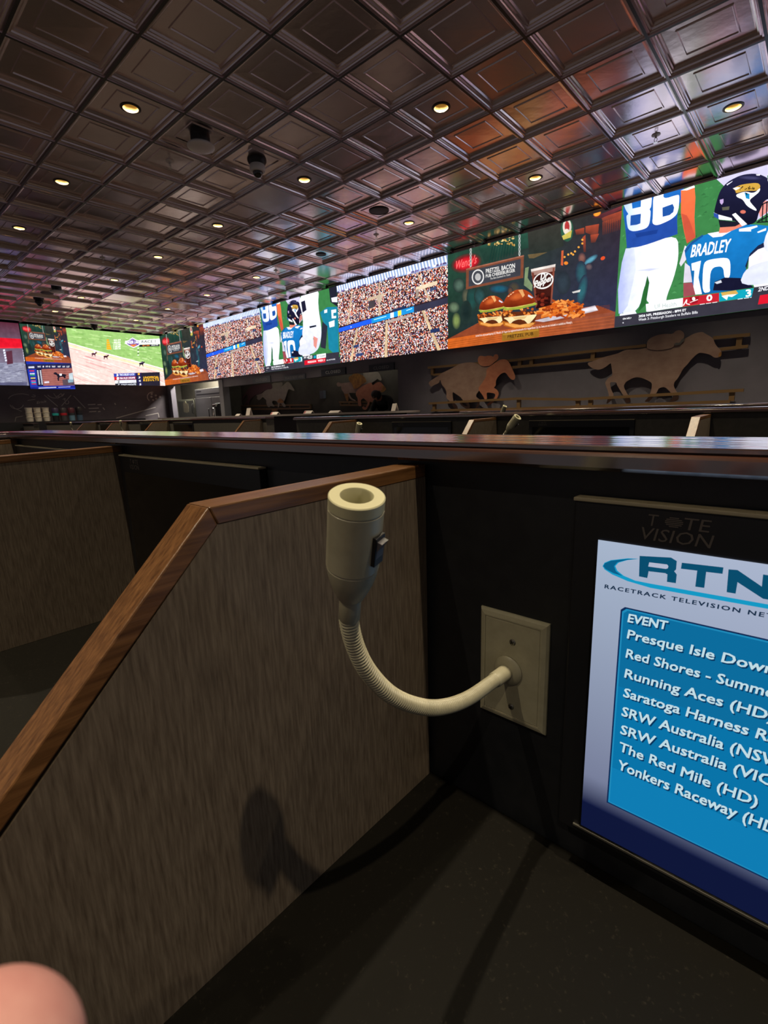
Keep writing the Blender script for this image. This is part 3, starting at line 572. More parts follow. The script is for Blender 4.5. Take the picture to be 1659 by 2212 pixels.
# --- small race card under the small burgers
SY0, SY1, SZ0, SZ1 = 3.62, 4.66, 2.05, 2.74
p = Pic('x', XW, (0, 590, 4.608)); p.clip = (SY0, SY1, SZ0, SZ1)
p.rect(SY0, SY1, SZ0, SZ1, '#2236a8'); p.P([(225, 905), (730, 895), (735, 950), (225, 955)], '#262850')
p.P([(412, 955), (740, 945), (752, 1118), (430, 1122)], '#9a5a54')
for k in range(8): p.P([(412, 965 + 20 * k), (750, 955 + 20 * k), (750, 960 + 20 * k), (412, 970 + 20 * k)], '#b8786e', k > 0)
p.P([(620, 1060), (760, 1050), (760, 1115), (628, 1118)], '#5a4a54'); p.P([(685, 1000), (725, 990), (730, 1070), (690, 1090)], '#c8d8e0'); p.P([(675, 1060), (730, 1060), (730, 1085), (680, 1090)], '#8aa8b8')
q = [(528, 1000), (545, 985), (560, 988), (580, 1008), (625, 1002), (660, 1010), (662, 1020), (650, 1024), (655, 1045), (640, 1048), (628, 1030), (600, 1034), (585, 1045), (590, 1070), (578, 1075), (570, 1050), (575, 1035), (562, 1015), (545, 1008)]
p.P(q, '#1e1a28'); p.P([(590, 1002), (615, 1000), (616, 1020), (594, 1022)], '#f0f0f4')
p.P([(360, 955), (412, 952), (432, 1122), (372, 1126)], '#1a1c40')
for k in range(10):
    y = 968 + 14.5 * k; c = ['#d8323c', '#3a4ac8', '#e0e4f0', '#2aa060', '#28308a', '#e0c83a', '#303040', '#d85a9a', '#44b0c8', '#c84040'][k]
    p.P([(292 + k * 2.5, y), (340 + k * 2.3, y - 1), (340 + k * 2.3, y + 10), (292 + k * 2.5, y + 10)], c, k > 0)
for k in range(10):
    y = 968 + 14.5 * k
    for x in (368, 395): p.P([(x + k * 2, y), (x + 14 + k * 2, y), (x + 14 + k * 2, y + 9), (x + k * 2, y + 9)], '#e8ecf6', k > 0 or x > 368)
p.P([(282, 930), (340, 928), (342, 945), (284, 947)], '#d8dcec')
for k, (b, x) in enumerate((('RACE', 375), ('1', 425), ('MTP', 455), ('0', 487), ('TRACK', 515), ('FAST', 575), ('SUN', 622), ('1:27', 662))): p.text(b, (x, 938), (x + 6 + 6 * len(b), 937), (x, 924), '#f0f2fa', 0.03)
p.P([(440, 1080), (488, 1076), (490, 1092), (442, 1096)], '#e0d8e8'); p.P([(300, 1136), (745, 1124), (745, 1140), (300, 1152)], '#1a2080'); p.P([(385, 1140), (560, 1132), (560, 1142), (385, 1150)], '#c0c4e0'); p.P([(580, 1132), (700, 1126), (700, 1136), (580, 1142)], '#8a90d0')
CARD = p.mesh('race_card_picture', SY0, SZ0)
# --- the red-topped picture at the left edge
LY0, LY1 = 1.00, 3.60
p = Pic('x', XW, (0, 590, 4.608)); p.clip = (LY0, LY1, ZB - 0.06, ZT)
p.grad(LY0, LY1, ZB - 0.06, ZT, ('#8e8ea8', '#8a88a0', '#5a2838', '#43202e'))
p.P([(-900, 905), (240, 890), (260, 1115), (-900, 1130)], '#8f90a6')
for k in range(160): x = -700 + rnd.random() * 950; y = 905 + rnd.random() * 200; p.P([(x, y), (x + 40, y - 3), (x + 40, y + 4), (x, y + 5)], rnd.choice(['#7c7d94', '#a4a6ba', '#6a6a82', '#b8bacc']), k > 0)
p.P([(-900, 1095), (270, 1085), (270, 1130), (-900, 1140)], '#5a5a78'); p.P([(60, 780), (120, 770), (130, 900), (70, 910)], '#5c3040'); p.P([(-900, 590), (216, 655), (224, 745), (-900, 752)], '#e0182c'); p.P([(-900, 735), (222, 735), (224, 747), (-900, 756)], '#f02a3a')
for x0, d in ((30, 5), (226, 3)):
    for k in range(5): p.P([(x0 + d * k, 760 + 25 * k), (x0 + 20 - x0 * .045 + d * k, 758 + 25 * k), (x0 + 21 - x0 * .045 + d * k, 777 + 25 * k), (x0 + 1 + d * k, 779 + 25 * k)], '#e8ecff', k > 0)
REDPIC = p.mesh('saddling_picture', LY0, ZB - 0.06)

hh = ZT - ZB
g = 'displays of the video wall'
screen('video_display', 'large LED display with football players 86 and 10, farthest right of the video wall', FOOTBALL, (XS[5], YW, ZB), XS[6] - XS[5], hh, group=g)
screen('video_display', 'large LED display of burgers and a cola cup above the nearer metal horses', PRETZEL, (XS[4], YW, ZB), XS[5] - XS[4], hh, group=g)
screen('video_display', 'LED display of a packed stadium crowd directly left of the large burger picture', CROWD, (XS[3], YW, ZB), XS[4] - XS[3], hh, group=g)
screen('video_display', 'smaller looking football display between the two crowd pictures', FOOTBALL, (XS[2], YW, ZB), XS[3] - XS[2], hh, group=g)
screen('video_display', 'far LED display of a stadium crowd, left of the distant football picture', CROWD, (XS[1], YW, ZB), XS[2] - XS[1], hh, group=g)
screen('video_display', 'narrow looking burger display in the far room corner beside the race picture', PRETZEL, (XS[0], YW, ZB), XS[1] - XS[0], hh, group=g)
g = 'displays of the far video wall'
screen('video_display', 'far display showing horses racing on a pink track with unofficial results', RACE, (XW, RY0, ZB - 0.01), RY1 - RY0, hh + 0.01, PI / 2, 0.045, group=g)
screen('video_display', 'small burger picture on the far wall above the blue race card', PRETZEL, (XW, SY0, SZ1), SY1 - SY0, ZT - SZ1, PI / 2, 0.045, ((SY1 - SY0) / (XS[5] - XS[4]), (ZT - SZ1) / hh), group=g)
screen('video_display', 'small blue race card with one dark horse, below a small burger picture', CARD, (XW, SY0, SZ0), SY1 - SY0, SZ1 - SZ0, PI / 2, 0.045, group=g)
screen('video_display', 'red topped display of a grey track at the left edge of the photo', REDPIC, (XW, LY0, ZB - 0.06), LY1 - LY0, hh + 0.06, PI / 2, 0.045, group=g)
screen('video_display', 'LED crowd display continuing the video wall beyond the right edge of the photo', CROWD, (XS[6], YW, ZB), XS[5] - XS[4], hh, group='displays of the video wall')  # unseen display added to throw more light in from the right
# ------------------------------------------------------------------ recessed downlights
M_TRIM = mat('downlight_trim', '#2a2018', 0.4)
M_CONE = mat('downlight_reflector', (0.62, 0.47, 0.20), 0.28, metal=0.85)
M_BULB = mat('downlight_lamp_face', (1, .9, .7), 0.5, emit=((1.0, 0.78, 0.42), 3.5))
DL_TEXT = {
 (1.5, 0.5): 'amber recessed downlight above and left of the white oval ceiling device', (-1.5, 3.5): 'bright white recessed downlight in the middle of the upper ceiling',
 (-4.5, 6.5): 'yellow recessed downlight at the right edge above the football display', (4.5, 0.5): 'amber downlight at the left, in a tile with a bright lower bead',
 (1.5, 3.5): 'amber recessed downlight just right of the dome camera', (-1.5, 6.5): 'bright recessed downlight above the large burger display',
 (7.5, 0.5): 'pale downlight nearest the left edge of the photo', (4.5, 3.5): 'recessed downlight left of and below the flat blank ceiling tile',
 (1.5, 6.5): 'recessed downlight between the round ceiling speaker and the near crowd display', (7.5, 3.5): 'distant downlight in a reddish tile left of the photo centre',
 (4.5, 6.5): 'distant downlight close to the ceiling speaker over the football display', (7.5, 6.5): 'small far downlight above the far crowd display',
 (10.5, 6.5): 'small far downlight above the far burger display', (10.5, 3.5): 'small far downlight right of the distant ceiling device',
 (13.5, 3.5): 'very far downlight above the small burger picture', (10.5, 0.5): 'very far downlight by the left edge over the red topped display'}
def downlight(u, v):
    x, y = gx(u), gy(v); z = H + PROFILE[-1][1]
    t = thing('recessed_downlight', DL_TEXT.get((u, v), 'recessed ceiling downlight outside the photo'), 'ceiling light', (x, y, z), 'recessed downlights in the tin ceiling')
    M = Matrix.Translation((x, y, z))
    MB().lathe([(0.060, 0.0), (0.078, 0.0), (0.080, -0.003), (0.074, -0.006), (0.060, -0.006), (0.060, 0.0)], 28, M, cap=False).build('trim_ring', M_TRIM, t)
    MB().lathe([(0.0605, -0.004), (0.060, 0.012), (0.055, 0.030), (0.057, 0.032), (0.050, 0.055), (0.040, 0.085)], 28, M, cap=False).build('reflector', M_CONE, t)
    MB().lathe([(0.041, 0.080), (0.030, 0.078), (0.0, 0.077)], 24, M, cap=False).build('lamp_face', M_BULB, t)
    ld = bpy.data.lights.new('downlight', 'SPOT'); ld.energy = SPOT_W; ld.color = (1.0, 0.85, 0.60); ld.shadow_soft_size = 0.024; ld.spot_size = math.radians(94); ld.spot_blend = 0.75
    lo = bpy.data.objects.new('downlight_beam', ld); COL.objects.link(lo); lo.parent = t; lo.location = (0, 0, 0.060)
for u_, v_ in LIGHTS: downlight(u_, v_)

# ------------------------------------------------------------------ rows of race book carrels
M_TV = mat('monitor_plastic', '#15161a', 0.42)
M_TVTOPLIT = mat('monitor_top_plastic', '#a1957c', 0.5)  # lit top of the black housing: the light it catches is in the colour
M_LOGO = mat('faded_logo_print', '#5c5450', 0.6)
M_GLASS = mat('dark_monitor_glass', '#07080a', 0.12, coat=0.3)
M_SILVER = mat('silver_trim', '#77746c', 0.35, metal=0.6)
M_LAMP = mat('beige_grey_enamel', '#a09a82', 0.38, noise=((60, 60, 60), '#a8a28a', 0.4, 0.6))
M_RING = mat('cream_lamp_ring', '#b9b492', 0.45)
M_SWITCH = mat('black_switch', '#0c0c0e', 0.35)
M_ROCK = mat('grey_rocker', '#5c5a60', 0.4)
M_SCREW = mat('screw_steel', '#9a978c', 0.3, metal=0.9)
M_BULBOFF = mat('lamp_lens', '#6d6a58', 0.25)

def sweep(path, prof, name, m, parent=None, label=None, cat=None, group=None):
    """profile (outwards, z) carried along a horizontal path with mitred corners; 'outwards' lies to the path's right"""
    n = len(path); k = len(prof); b = MB(); vs = []
    for i in range(n):
        d0 = (Vector(path[i]) - Vector(path[i - 1])).normalized() if i else None
        d1 = (Vector(path[i + 1]) - Vector(path[i])).normalized() if i < n - 1 else None
        d0 = d0 or d1; d1 = d1 or d0
        n0 = Vector((-d0.y, d0.x)); n1 = Vector((-d1.y, d1.x)); q = (n0 + n1).normalized(); q = q / max(q.dot(n0), 0.3)
        for o, z in prof: vs.append((path[i][0] + q.x * o, path[i][1] + q.y * o, z))
    fs = []
    for i in range(n - 1):
        for j in range(k): j2 = (j + 1) % k; fs.append((i * k + j, (i + 1) * k + j, (i + 1) * k + j2, i * k + j2))
    fs += [list(range(k)), [(n - 1) * k + j for j in range(k)][::-1]]
    b.add(vs, fs)
    return b.build(name, m, parent, origin=None if parent else (path[0][0], path[0][1], 0))
def rounded(y0, y1, z0, z1, r=0.0015):
    return [(y0, z0 + r), (y0, z1 - r), (y0 + r * .4, z1 - r * .4), (y0 + r, z1), (y1 - r, z1), (y1, z1 - r), (y1, z0 + r), (y1 - r, z0), (y0 + r, z0)]
ZL = ZC
def ledge(path, label, group, m=None, slope=(0.035, 0.11)):
    t = thing('oak_ledge', label, 'ledge', (path[0][0], path[0][1], 0), group)
    # open oak grain: shallow ridges running along the board
    rg = random.Random(len(label)); y0, y1, zt_, r = 0.007, 0.136, ZL - 0.0318, 0.0012
    top = [(y0 + r, zt_ - 0.0002)]; yy = y0 + r
    while yy < y1 - r - 0.004:
        wd = rg.uniform(0.0016, 0.0042); sl = rg.uniform(*slope); h_ = wd * sl
        top += [(yy + wd * 0.12, zt_ - 0.0002), (yy + wd, zt_ - 0.0002 + h_)]; yy += wd
    prof = [(y0, ZL - 0.0366 + r), (y0, zt_ - r), (y0 + r * .4, zt_ - r * .4)] + top + [(y1 - r, zt_ - 0.0002), (y1, zt_ - r), (y1, ZL - 0.0366 + r), (y1 - r, ZL - 0.0366), (y0 + r, ZL - 0.0366)]
    sweep(path, prof, 'cap_board', m or M_CAPX, t)
    sweep(path, rounded(0.0, 0.130, ZL - 0.0510, ZL - 0.0368, 0.0028), 'lower_moulding', m or M_CAPX, t)
    return t
def partition(x, yb, label, group, near=None):
    """x: right face; yb: back panel plane. slanting front, oak cap"""
    t = thing('carrel_partition', label, 'partition', (x, yb, 0), group)
    sl = (0.0, ) ; z0 = ZL - 0.0592
    top = [(yb - 0.001, ZL - 0.0560), (yb - 0.246, ZL - 0.0608), (yb - 0.610, ZL - 0.4285)]
    def off(d):       # the same outline moved down square to the cap by d
        k = math.tan(math.radians(45.3) / 2) * d
        return [(top[0][0], top[0][1] - d), (top[1][0] + k, top[1][1] - d), (top[2][0] + d * 0.75, top[2][1] - d * 0.05)]
    lo = off(0.0135); pan = off(0.0130)
    MB().prism([pan[0], pan[1], (pan[2][0] + 0.012, ZL - 0.4285), (yb - 0.001, ZL - 0.4285)], 'x', x - 0.0285, x - 0.0005).build('panel', M_LAMI, t)
    MB().prism([top[0], top[1], lo[1], lo[0]], 'x', x - 0.0300, x).build('cap_board', M_CAPY, t, bevel=0.0012)
    MB().prism([top[1], top[2], lo[2], lo[1]], 'x', x - 0.0300, x).build('cap_board', M_CAPY, t, bevel=0.0012)
    return t

def monitor(x0, x1, yf, yb, label, group, lit=None):
    """front plane yf, back panel yb"""
    t = thing('carrel_monitor', label, 'monitor', ((x0 + x1) / 2, yf, 0), group)
    zt, zb = ZL - 0.0775, ZL - 0.386
    MB().box(x0, x1, yf + 0.0015, yb, zb - 0.004, zt).build('housing', M_TV, t, bevel=0.0015)
    MB().box(x0 - 0.0005, x1 + 0.0005, yf, yb - 0.0005, zt, zt + 0.0032).build('top_cover', M_TVTOPLIT, t, bevel=0.0008)
    MB().box(x0 + 0.019, x1 - 0.019, yf + 0.0005, yf + 0.003, zb + 0.006, zt - 0.032).build('screen_glass', M_GLASS, t)
    MB().box(x0 + 0.014, x1 - 0.014, yf - 0.0006, yf + 0.003, zb + 0.0025, zb + 0.0042).build('bottom_trim', M_SILVER, t)
    b = MB(); lx, lz = x0 + 0.052, zt - 0.0155
    for body, xo, wd, zo, ch, sh in (('T', 0.004, 0.007, 0.002, 0.0088, 0.12), ('TE', 0.0275, 0.0165, 0.002, 0.0088, 0.12), ('VISION', 0.0, 0.0465, -0.0092, 0.0095, 0.18)):
        vs, fs = glyphs(body, 0.0, sh)
        b.add([(lx + xo + a * wd, yf + 0.0009, lz + zo + c * ch) for a, c in vs], fs)
    for k in range(6):
        zz = lz + 0.0028 + k * 0.0013; hw = 0.0064 * math.sqrt(max(0.05, 1 - ((k - 2.5) / 3) ** 2)); b.add([(lx + 0.0205 - hw + .001, yf + 0.0009, zz), (lx + 0.0205 + hw, yf + 0.0009, zz), (lx + 0.0205 + hw, yf + 0.0009, zz + 0.0008), (lx + 0.0205 - hw + .001, yf + 0.0009, zz + 0.0008)], [(0, 1, 2, 3)])
    b.build('logo', M_LOGO, t)
    if lit is not None:
        o = bpy.data.objects.new('lit_picture', lit); COL.objects.link(o); o.parent = t; o.location = (lit['a0'] - t.location.x, yf + 0.0003 - t.location.y, lit['b0'])
    return t
def wall_plate_lamp(arm, head_lo, head_hi, plate, label, group):
    """a gooseneck lamp; everything in world space. plate = centre on the back panel, arm = path from the plate to the head"""
    t = thing('gooseneck_lamp', label, 'lamp', plate, group); px, py, pz = plate
    w, h = 0.0362, 0.0578
    def ring(k, d): return [(px + sx * (w - k), py - d, pz + sz * (h - k)) for sx, sz in ((-1, -1), (1, -1), (1, 1), (-1, 1))]
    rings = [ring(0, 0), ring(0, 0.0022), ring(0.0020, 0.0046), ring(0.0055, 0.0058), ring(0.0068, 0.0058), ring(0.0070, 0.0050), ring(0.0078, 0.0050), ring(0.0080, 0.0055)]
    vs = [p for r_ in rings for p in r_]; n = len(rings)
    fs = [(4 * i + k, 4 * i + (k + 1) % 4, 4 * i + 4 + (k + 1) % 4, 4 * i + 4 + k) for i in range(n - 1) for k in range(4)] + [(4 * n - 4, 4 * n - 3, 4 * n - 2, 4 * n - 1), (3, 2, 1, 0)]
    pl = MB().add(vs, fs).build('wall_plate', M_LAMP, t)
    R = Matrix.Rotation(PI / 2, 4, 'X')
    for dz in (0.0305, -0.0395):
        M = Matrix.Translation((px + 0.001, py - 0.0054, pz + dz)) @ R
        b = MB().lathe([(0.0032, 0), (0.0032, 0.0006), (0.0024, 0.0012), (0, 0.0014)], 16, M)
        for a in (0.6, 0.6 + PI / 2): b.box(-0.0022, 0.0022, -0.0003, 0.0003, 0.0012, 0.0017, 1, M @ Matrix.Rotation(a, 4, 'Z'))
        o = b.build('screw', [M_SCREW, M_SWITCH], None, origin=(px, py, pz)); o.parent = pl; o.location = (0, 0, 0)
    a0 = Vector(arm[0]); d0 = (Vector(arm[1]) - a0).normalized()
    def along(o, d): return Matrix.Translation(o) @ d.to_track_quat('Z', 'Y').to_matrix().to_4x4()
    MB().lathe([(0.0150, 0.0), (0.0150, 0.0015), (0.0128, 0.0038), (0.0085, 0.0050), (0.0, 0.0050)], 28, Matrix.Translation((a0.x, py - 0.0054, a0.z)) @ R).build('flange', M_LAMP, t)
    MB().lathe([(0.0074, -0.006), (0.0074, 0.024), (0.0068, 0.0248), (0, 0.0248)], 20, along(a0, d0)).build('collar', M_LAMP, t)
    lo, hi = Vector(head_lo), Vector(head_hi); ax = (hi - lo).normalized(); L = (hi - lo).length
    path = smooth_path([a0 + d0 * 0.022] + [Vector(p) for p in arm[2:]] + [lo - ax * 0.018, lo - ax * 0.006], 40)
    # ribbed hose: resample evenly, alternate the radius
    seg = [0.0]
    for p, q in zip(path, path[1:]): seg.append(seg[-1] + (q - p).length)
    tot = seg[-1]; step = 0.00062; pts = []; rad = []; j = 0; k = 0
    while k * step < tot:
        s_ = k * step
        while seg[j + 1] < s_: j += 1
        f = (s_ - seg[j]) / max(seg[j + 1] - seg[j], 1e-9); pts.append(path[j].lerp(path[j + 1], f)); rad.append((0.0047, 0.0060, 0.0064, 0.0060)[k % 4]); k += 1
    MB().tube(pts, rad, 20).build('gooseneck', M_LAMP, t)
    r0 = 0.0157
    HM = along(lo, ax)
    hd = MB().lathe([(0.0062, -0.016), (0.0068, -0.015), (0.0068, 0.0), (0.0084, 0.002), (0.0108, 0.0075), (0.0130, 0.0135), (0.0146, 0.0195), (r0 - .0003, 0.0248), (r0 - .0008, 0.0254), (r0 - .0008, 0.0259), (r0, 0.0264), (r0, L * 0.6), (r0, L - 0.008), (r0 - 0.0004, L - 0.0077), (r0 - 0.0004, L - 0.0071), (r0, L - 0.0068)], 40, HM, cap=False).build('lamp_head', M_LAMP, t)
    rg = MB().lathe([(r0, L - 0.0068), (r0, L - 0.0006), (r0 - 0.0006, L), (0.0094, L), (0.0090, L - 0.0006), (0.0090, L - 0.013)], 40, HM, cap=False).build('ring', M_RING, None, origin=t.location); rg.parent = hd; rg.location = (0, 0, 0)
    lens = MB().lathe([(0.0091, L - 0.0125), (0.0075, L - 0.0145), (0.0, L - 0.0152)], 28, HM, cap=False).build('lens', M_BULBOFF, None, origin=t.location); lens.parent = hd; lens.location = (0, 0, 0)
    # rocker switch on the side that faces right
    side = Vector((0.88, 0.15, -0.10)); side = (side - ax * side.dot(ax)).normalized(); tang = ax.cross(side)
    SM = Matrix(((tang.x, ax.x, side.x, 0), (tang.y, ax.y, side.y, 0), (tang.z, ax.z, side.z, 0), (0, 0, 0, 1))); SM = Matrix.Translation(lo + ax * (L * 0.60)) @ SM
    sw = MB().box(-0.0045, 0.0045, -0.0095, 0.0095, r0 - 0.0025, r0 + 0.0018, 0, SM).build('switch', M_SWITCH, None, origin=t.location, bevel=0.0004); sw.parent = hd; sw.location = (0, 0, 0)
    rk = MB().prism([(-0.0072, r0 + 0.0016), (0.0070, r0 + 0.0016), (0.0066, r0 + 0.0048), (0.001, r0 + 0.0022)], 'x', -0.0034, 0.0034, 0, SM).build('rocker', M_ROCK, None, origin=t.location); rk.parent = sw; rk.location = (0, 0, 0)
    return t
def at_ray(px, py, dep): return at_depth(px, py, dep)

# --- the near row
YB = 0.407
G = 'carrel partitions'
XR, XL = 0.66, -2.07
MB_ = MB().box(XL, XR, YB + 0.004, YB + 0.112, 0.0, ZL - 0.0512); tag(MB_.build('carrel_divider', M_PANEL, origin=(-0.5, YB, 0)), 'black back panel of the near carrels carrying the lamp and the lit monitor', 'panel')
ledge([(XR, 0.388), (XL, 0.388), (XL - 0.55, 0.388 - 0.52)][::-1], 'long oak ledge crossing the whole photo on top of the near carrels', 'oak ledges on the carrel rows')
MB_ = MB(); dv = Vector((-0.55, -0.52)).normalized(); nv = Vector((-dv.y, dv.x))
q = [Vector((XL, YB + 0.004)), Vector((XL, YB + 0.004)) + dv * 0.78]; q = [q[0], q[1], q[1] - nv * 0.10, q[0] - nv * 0.10]
MB_.prism([(p_.x, p_.y) for p_ in q], 'z', 0.0, ZL - 0.0512); tag(MB_.build('end_panel', M_LAMI, origin=(XL, 0.3, 0)), 'angled end panel under the ledge at the left end of the near carrels', 'panel')
b = MB().box(XL, XR, -0.26, YB + 0.0035, ZL - 0.465, ZL - 0.4290); tag(b.build('worktop', M_DESK, origin=(-0.5, 0, ZL - 0.45), bevel=0.002), 'dark speckled worktop of the near carrels below the gooseneck lamp', 'worktop')
XPART = -0.3068
partition(XPART, YB, 'nearest grey brown partition with slanting oak cap, behind the gooseneck lamp', G)
partition(-1.1264, YB, 'grey brown partition left of the nearest one in the same row', G)
partition(-2.03, YB, 'low olive looking partition at the far left end of the near row', G)
# what the lit monitor shows
p = Pic('y', 0.3955, (1200, 1020, 3.614), step=0.00003); p.round = False
sx0, sx1, sz0, sz1 = -0.1262, 0.353, ZL - 0.3795, ZL - 0.1075
p.clip = (sx0, sx1, sz0, sz1)
p.grad(sx0, sx1, sz0, sz1, ('#10183c', '#101c44', '#c4c6e6', '#aebcd8'))
p.grad(sx0, sx1, sz0 + 0.055, sz1, ('#848caa', '#8090b8', '#c6c6e8', '#b8c8e0')); p.grad(sx0, sx1, sz0 + 0.026, sz0 + 0.055, ('#141d46', '#141d46', '#8090b8', '#848caa')); p.rect(sx0, sx1, sz0, sz0 + 0.026, '#121a40')
D1, D2 = '#0c5578', '#0c6896'
p.P([(365, 735), (380, 708), (430, 688), (560, 674), (650, 678), (560, 688), (490, 708), (465, 735), (480, 770), (530, 810), (620, 848), (740, 872), (1659, 1035), (2600, 1200), (2600, 1240), (1659, 1070), (740, 905), (560, 852), (440, 800), (380, 760)], '#18a8d8')
p.P([(370, 735), (384, 712), (432, 692), (560, 679), (640, 680), (555, 686), (480, 706), (455, 735), (470, 775), (520, 812), (450, 790), (390, 758)], D2)
def blk(pts): p.P(pts, '#d4dcee'); 
p.P([(655, 655), (900, 668), (945, 695), (940, 760), (925, 775), (945, 800), (938, 868), (868, 858), (872, 800), (855, 790), (725, 775), (715, 828), (650, 815)], D1); p.P([(730, 705), (870, 722), (880, 735), (875, 752), (860, 757), (722, 738)], '#c2cae2')
p.P([(985, 708), (1310, 745), (1303, 795), (1175, 780), (1160, 905), (1090, 895), (1105, 770), (978, 755)], D1)
p.P([(1350, 760), (1420, 765), (1610, 895), (1620, 800), (1700, 812), (1680, 1000), (1620, 990), (1420, 860), (1405, 950), (1335, 938)], D1)
p.text('RACETRACK TELEVISION NETWORK', (380, 906), (2080, 1216), (384, 878), '#1c3450', 0.03, 0, 1.25)
A_, B_ = p.pt((508, 1065)), p.pt((402, 2582)); xl, xr, zt_, zb_ = A_[0], sx1 - 0.014, p.pt((545, 1055))[1], B_[1]
def slab(d, col, lo=0.0, hi=0.0): p.poly([(xl + d, zb_ + d + lo), (xr - d, zb_ + d + lo), (xr - d, zt_ - d - 0.003 - hi), (xr - d - 0.003, zt_ - d - hi), (xl + d + 0.003, zt_ - d - hi), (xl + d, zt_ - d - 0.003 - hi)], col)
slab(0.0, '#12305e'); slab(0.0012, '#2498cc'); slab(0.0024, '#0f78ae')
h_ = zt_ - zb_; p.rect(xl + 0.0024, xr - 0.0024, zb_ + 0.0024, zb_ + h_ * 0.62, '#0c80ba'); p.rect(xl + 0.0024, xr - 0.0024, zb_ + 0.0024, zb_ + h_ * 0.20, '#128ac6')
lines = (('EVENT', (560, 1168), (868, 1230), (572, 1108)), ('Presque Isle Downs', (555, 1295), (1775, 1600), (568, 1230)), ('Red Shores - Summerside', (545, 1445), (2040, 1860), (558, 1380)), ('Running Aces (HD)', (535, 1600), (1700, 1950), (548, 1535)),
         ('Saratoga Harness Raceway', (525, 1750), (2180, 2265), (540, 1685)), ('SRW Australia (NSW)', (512, 1898), (1820, 2335), (526, 1830)), ('SRW Australia (VIC)', (503, 2038), (1740, 2470), (516, 1972)), ('The Red Mile (HD)', (492, 2170), (1570, 2612), (505, 2104)), ('Yonkers Raceway (HD)', (482, 2312), (1770, 2852), (496, 2244)))
for body, bl, br, tl in lines:
    dd = 9; bo = 0.035 if body == 'EVENT' else 0.022
    p.text(body, (bl[0] + dd, bl[1] + dd + 3), (br[0] + dd, br[1] + dd + 3), (tl[0] + dd, tl[1] + dd + 3), '#0a3a66', bo)
    p.text(body, bl, br, tl, '#d4f2fc', bo)
M_TVPIC = pic_material('lit_monitor', 0.80)
tvm = p.mesh('racing_schedule', 0.0, 0.0, M_TVPIC); tvm['a0'] = 0.0; tvm['b0'] = 0.0
GM = 'carrel monitors'
monitor(-0.1472, 0.3730, 0.3960, 0.4105, 'lit monitor listing racetracks in white on blue at the right edge', GM, tvm)
monitor(-1.1190, -0.6000, 0.3960, 0.4105, 'dark monitor in the carrel left of the nearest partition', GM)
monitor(-2.0200, -1.4800, 0.3960, 0.4105, 'dark monitor at the far left of the near row, only its top showing', GM)
# the gooseneck lamp in front
def D(px, py, d): return at_depth(px, py, d)
NP = Vector((-0.2365 * 1.0, YB + 0.004, ZL - 0.2552)); 
pc = (on_y(1038, 1314, 0.405) + on_y(1186, 1356, 0.405) + on_y(1032, 1528, 0.405) + on_y(1172, 1590, 0.405)) / 4
esc = on_y(1096, 1449, 0.404)
hi_ = D(771, 1070, 0.263); lo_ = D(757, 1292, 0.298)
arm = [(esc.x, 0.4055, esc.z), tuple(D(1062, 1474, 0.463)), tuple(D(1010, 1509, 0.425)), tuple(D(950, 1528, 0.393)), tuple(D(895, 1523, 0.368)), tuple(D(842, 1499, 0.347)), tuple(D(795, 1450, 0.330)), tuple(D(767, 1395, 0.318))]
LAMP = wall_plate_lamp(arm, lo_, hi_, (pc.x, YB + 0.004, pc.z), 'beige gooseneck reading lamp on a wall plate in the foreground', 'gooseneck reading lamps')

# --- the rows behind
def far_row(x0, x1, yf, desk, label, mons, parts, extra=None):
    """yf: front of the ledge"""
    yb = yf + 0.019
    tag(MB().box(x0 + 0.01, x1 - 0.01, yb + 0.004, yb + 0.112, 0, ZL - 0.0512).build('carrel_divider', M_PANEL if extra is None else extra, origin=((x0 + x1) / 2, yb, 0)), 'dark back panel under ' + label.split(',')[0], 'panel', 'back panels of the farther carrel rows')
    ledge([(x0, yf), (x1, yf)], label, 'oak ledges on the carrel rows', None, (0.09, 0.20) if yf < 3 else (0.13, 0.28))
    tag(MB().box(x0 + 0.01, x1 - 0.01, yb - 0.66, yb + 0.0035, ZL - 0.465, ZL - 0.4290).build('worktop', M_DESK, origin=((x0 + x1) / 2, yb, 0)), 'worktop hidden under ' + label.split(',')[0], 'worktop', 'worktops of the farther carrel rows')
    for a, c, lb in mons: monitor(a, c, yb - 0.0105, yb + 0.0035, lb, GM)
    for x, lb in parts: partition(x, yb, lb, G)
def far_lamp(plate, tilt, label, rx=0.0):
    """a copy of the front lamp, turned about its plate"""
    c = copy_tree(LAMP); c.location = plate; c.scale = (1.3, 1.0, 1.3); c['label'] = label
    for ch in c.children:
        if not ch.name.startswith('wall_plate'): ch.rotation_euler = (rx, tilt, 0)      # the hose is bent another way, the plate stays upright
    return c
Y2 = 2.448
M_PAN2 = mat('charcoal_laminate', '#4a4640', 0.55, noise=((40, 40, 40), '#524d46', 0.4, 0.6))
far_row(-3.16, 1.60, Y2, 0.7, 'the oak ledge of the second row, right of the aisle',
        [(-2.13, -1.665, 'dark monitor in the second row left of the bright capped partition'), (-1.170, -0.655, 'dark monitor in the second row right of the tilted lamp head')],
        [(-1.36, 'second row partition with a bright oak cap beside the tilted lamp head'), (-0.36, 'second row partition with a bright oak cap near the right edge'), (-2.45, 'second row partition hidden behind the near ledge, left of the boxy lamp')], M_PAN2)
far_lamp((-2.27, Y2 + 0.0228, ZL - 0.345), 0.10, 'small lamp with a black switch in the second row, left of the dark monitor')
far_lamp((-1.262, Y2 + 0.0228, ZL - 0.290), 0.42, 'tilted pale lamp head rising over the near ledge, right of photo centre', 0.0)
Y3 = 4.47
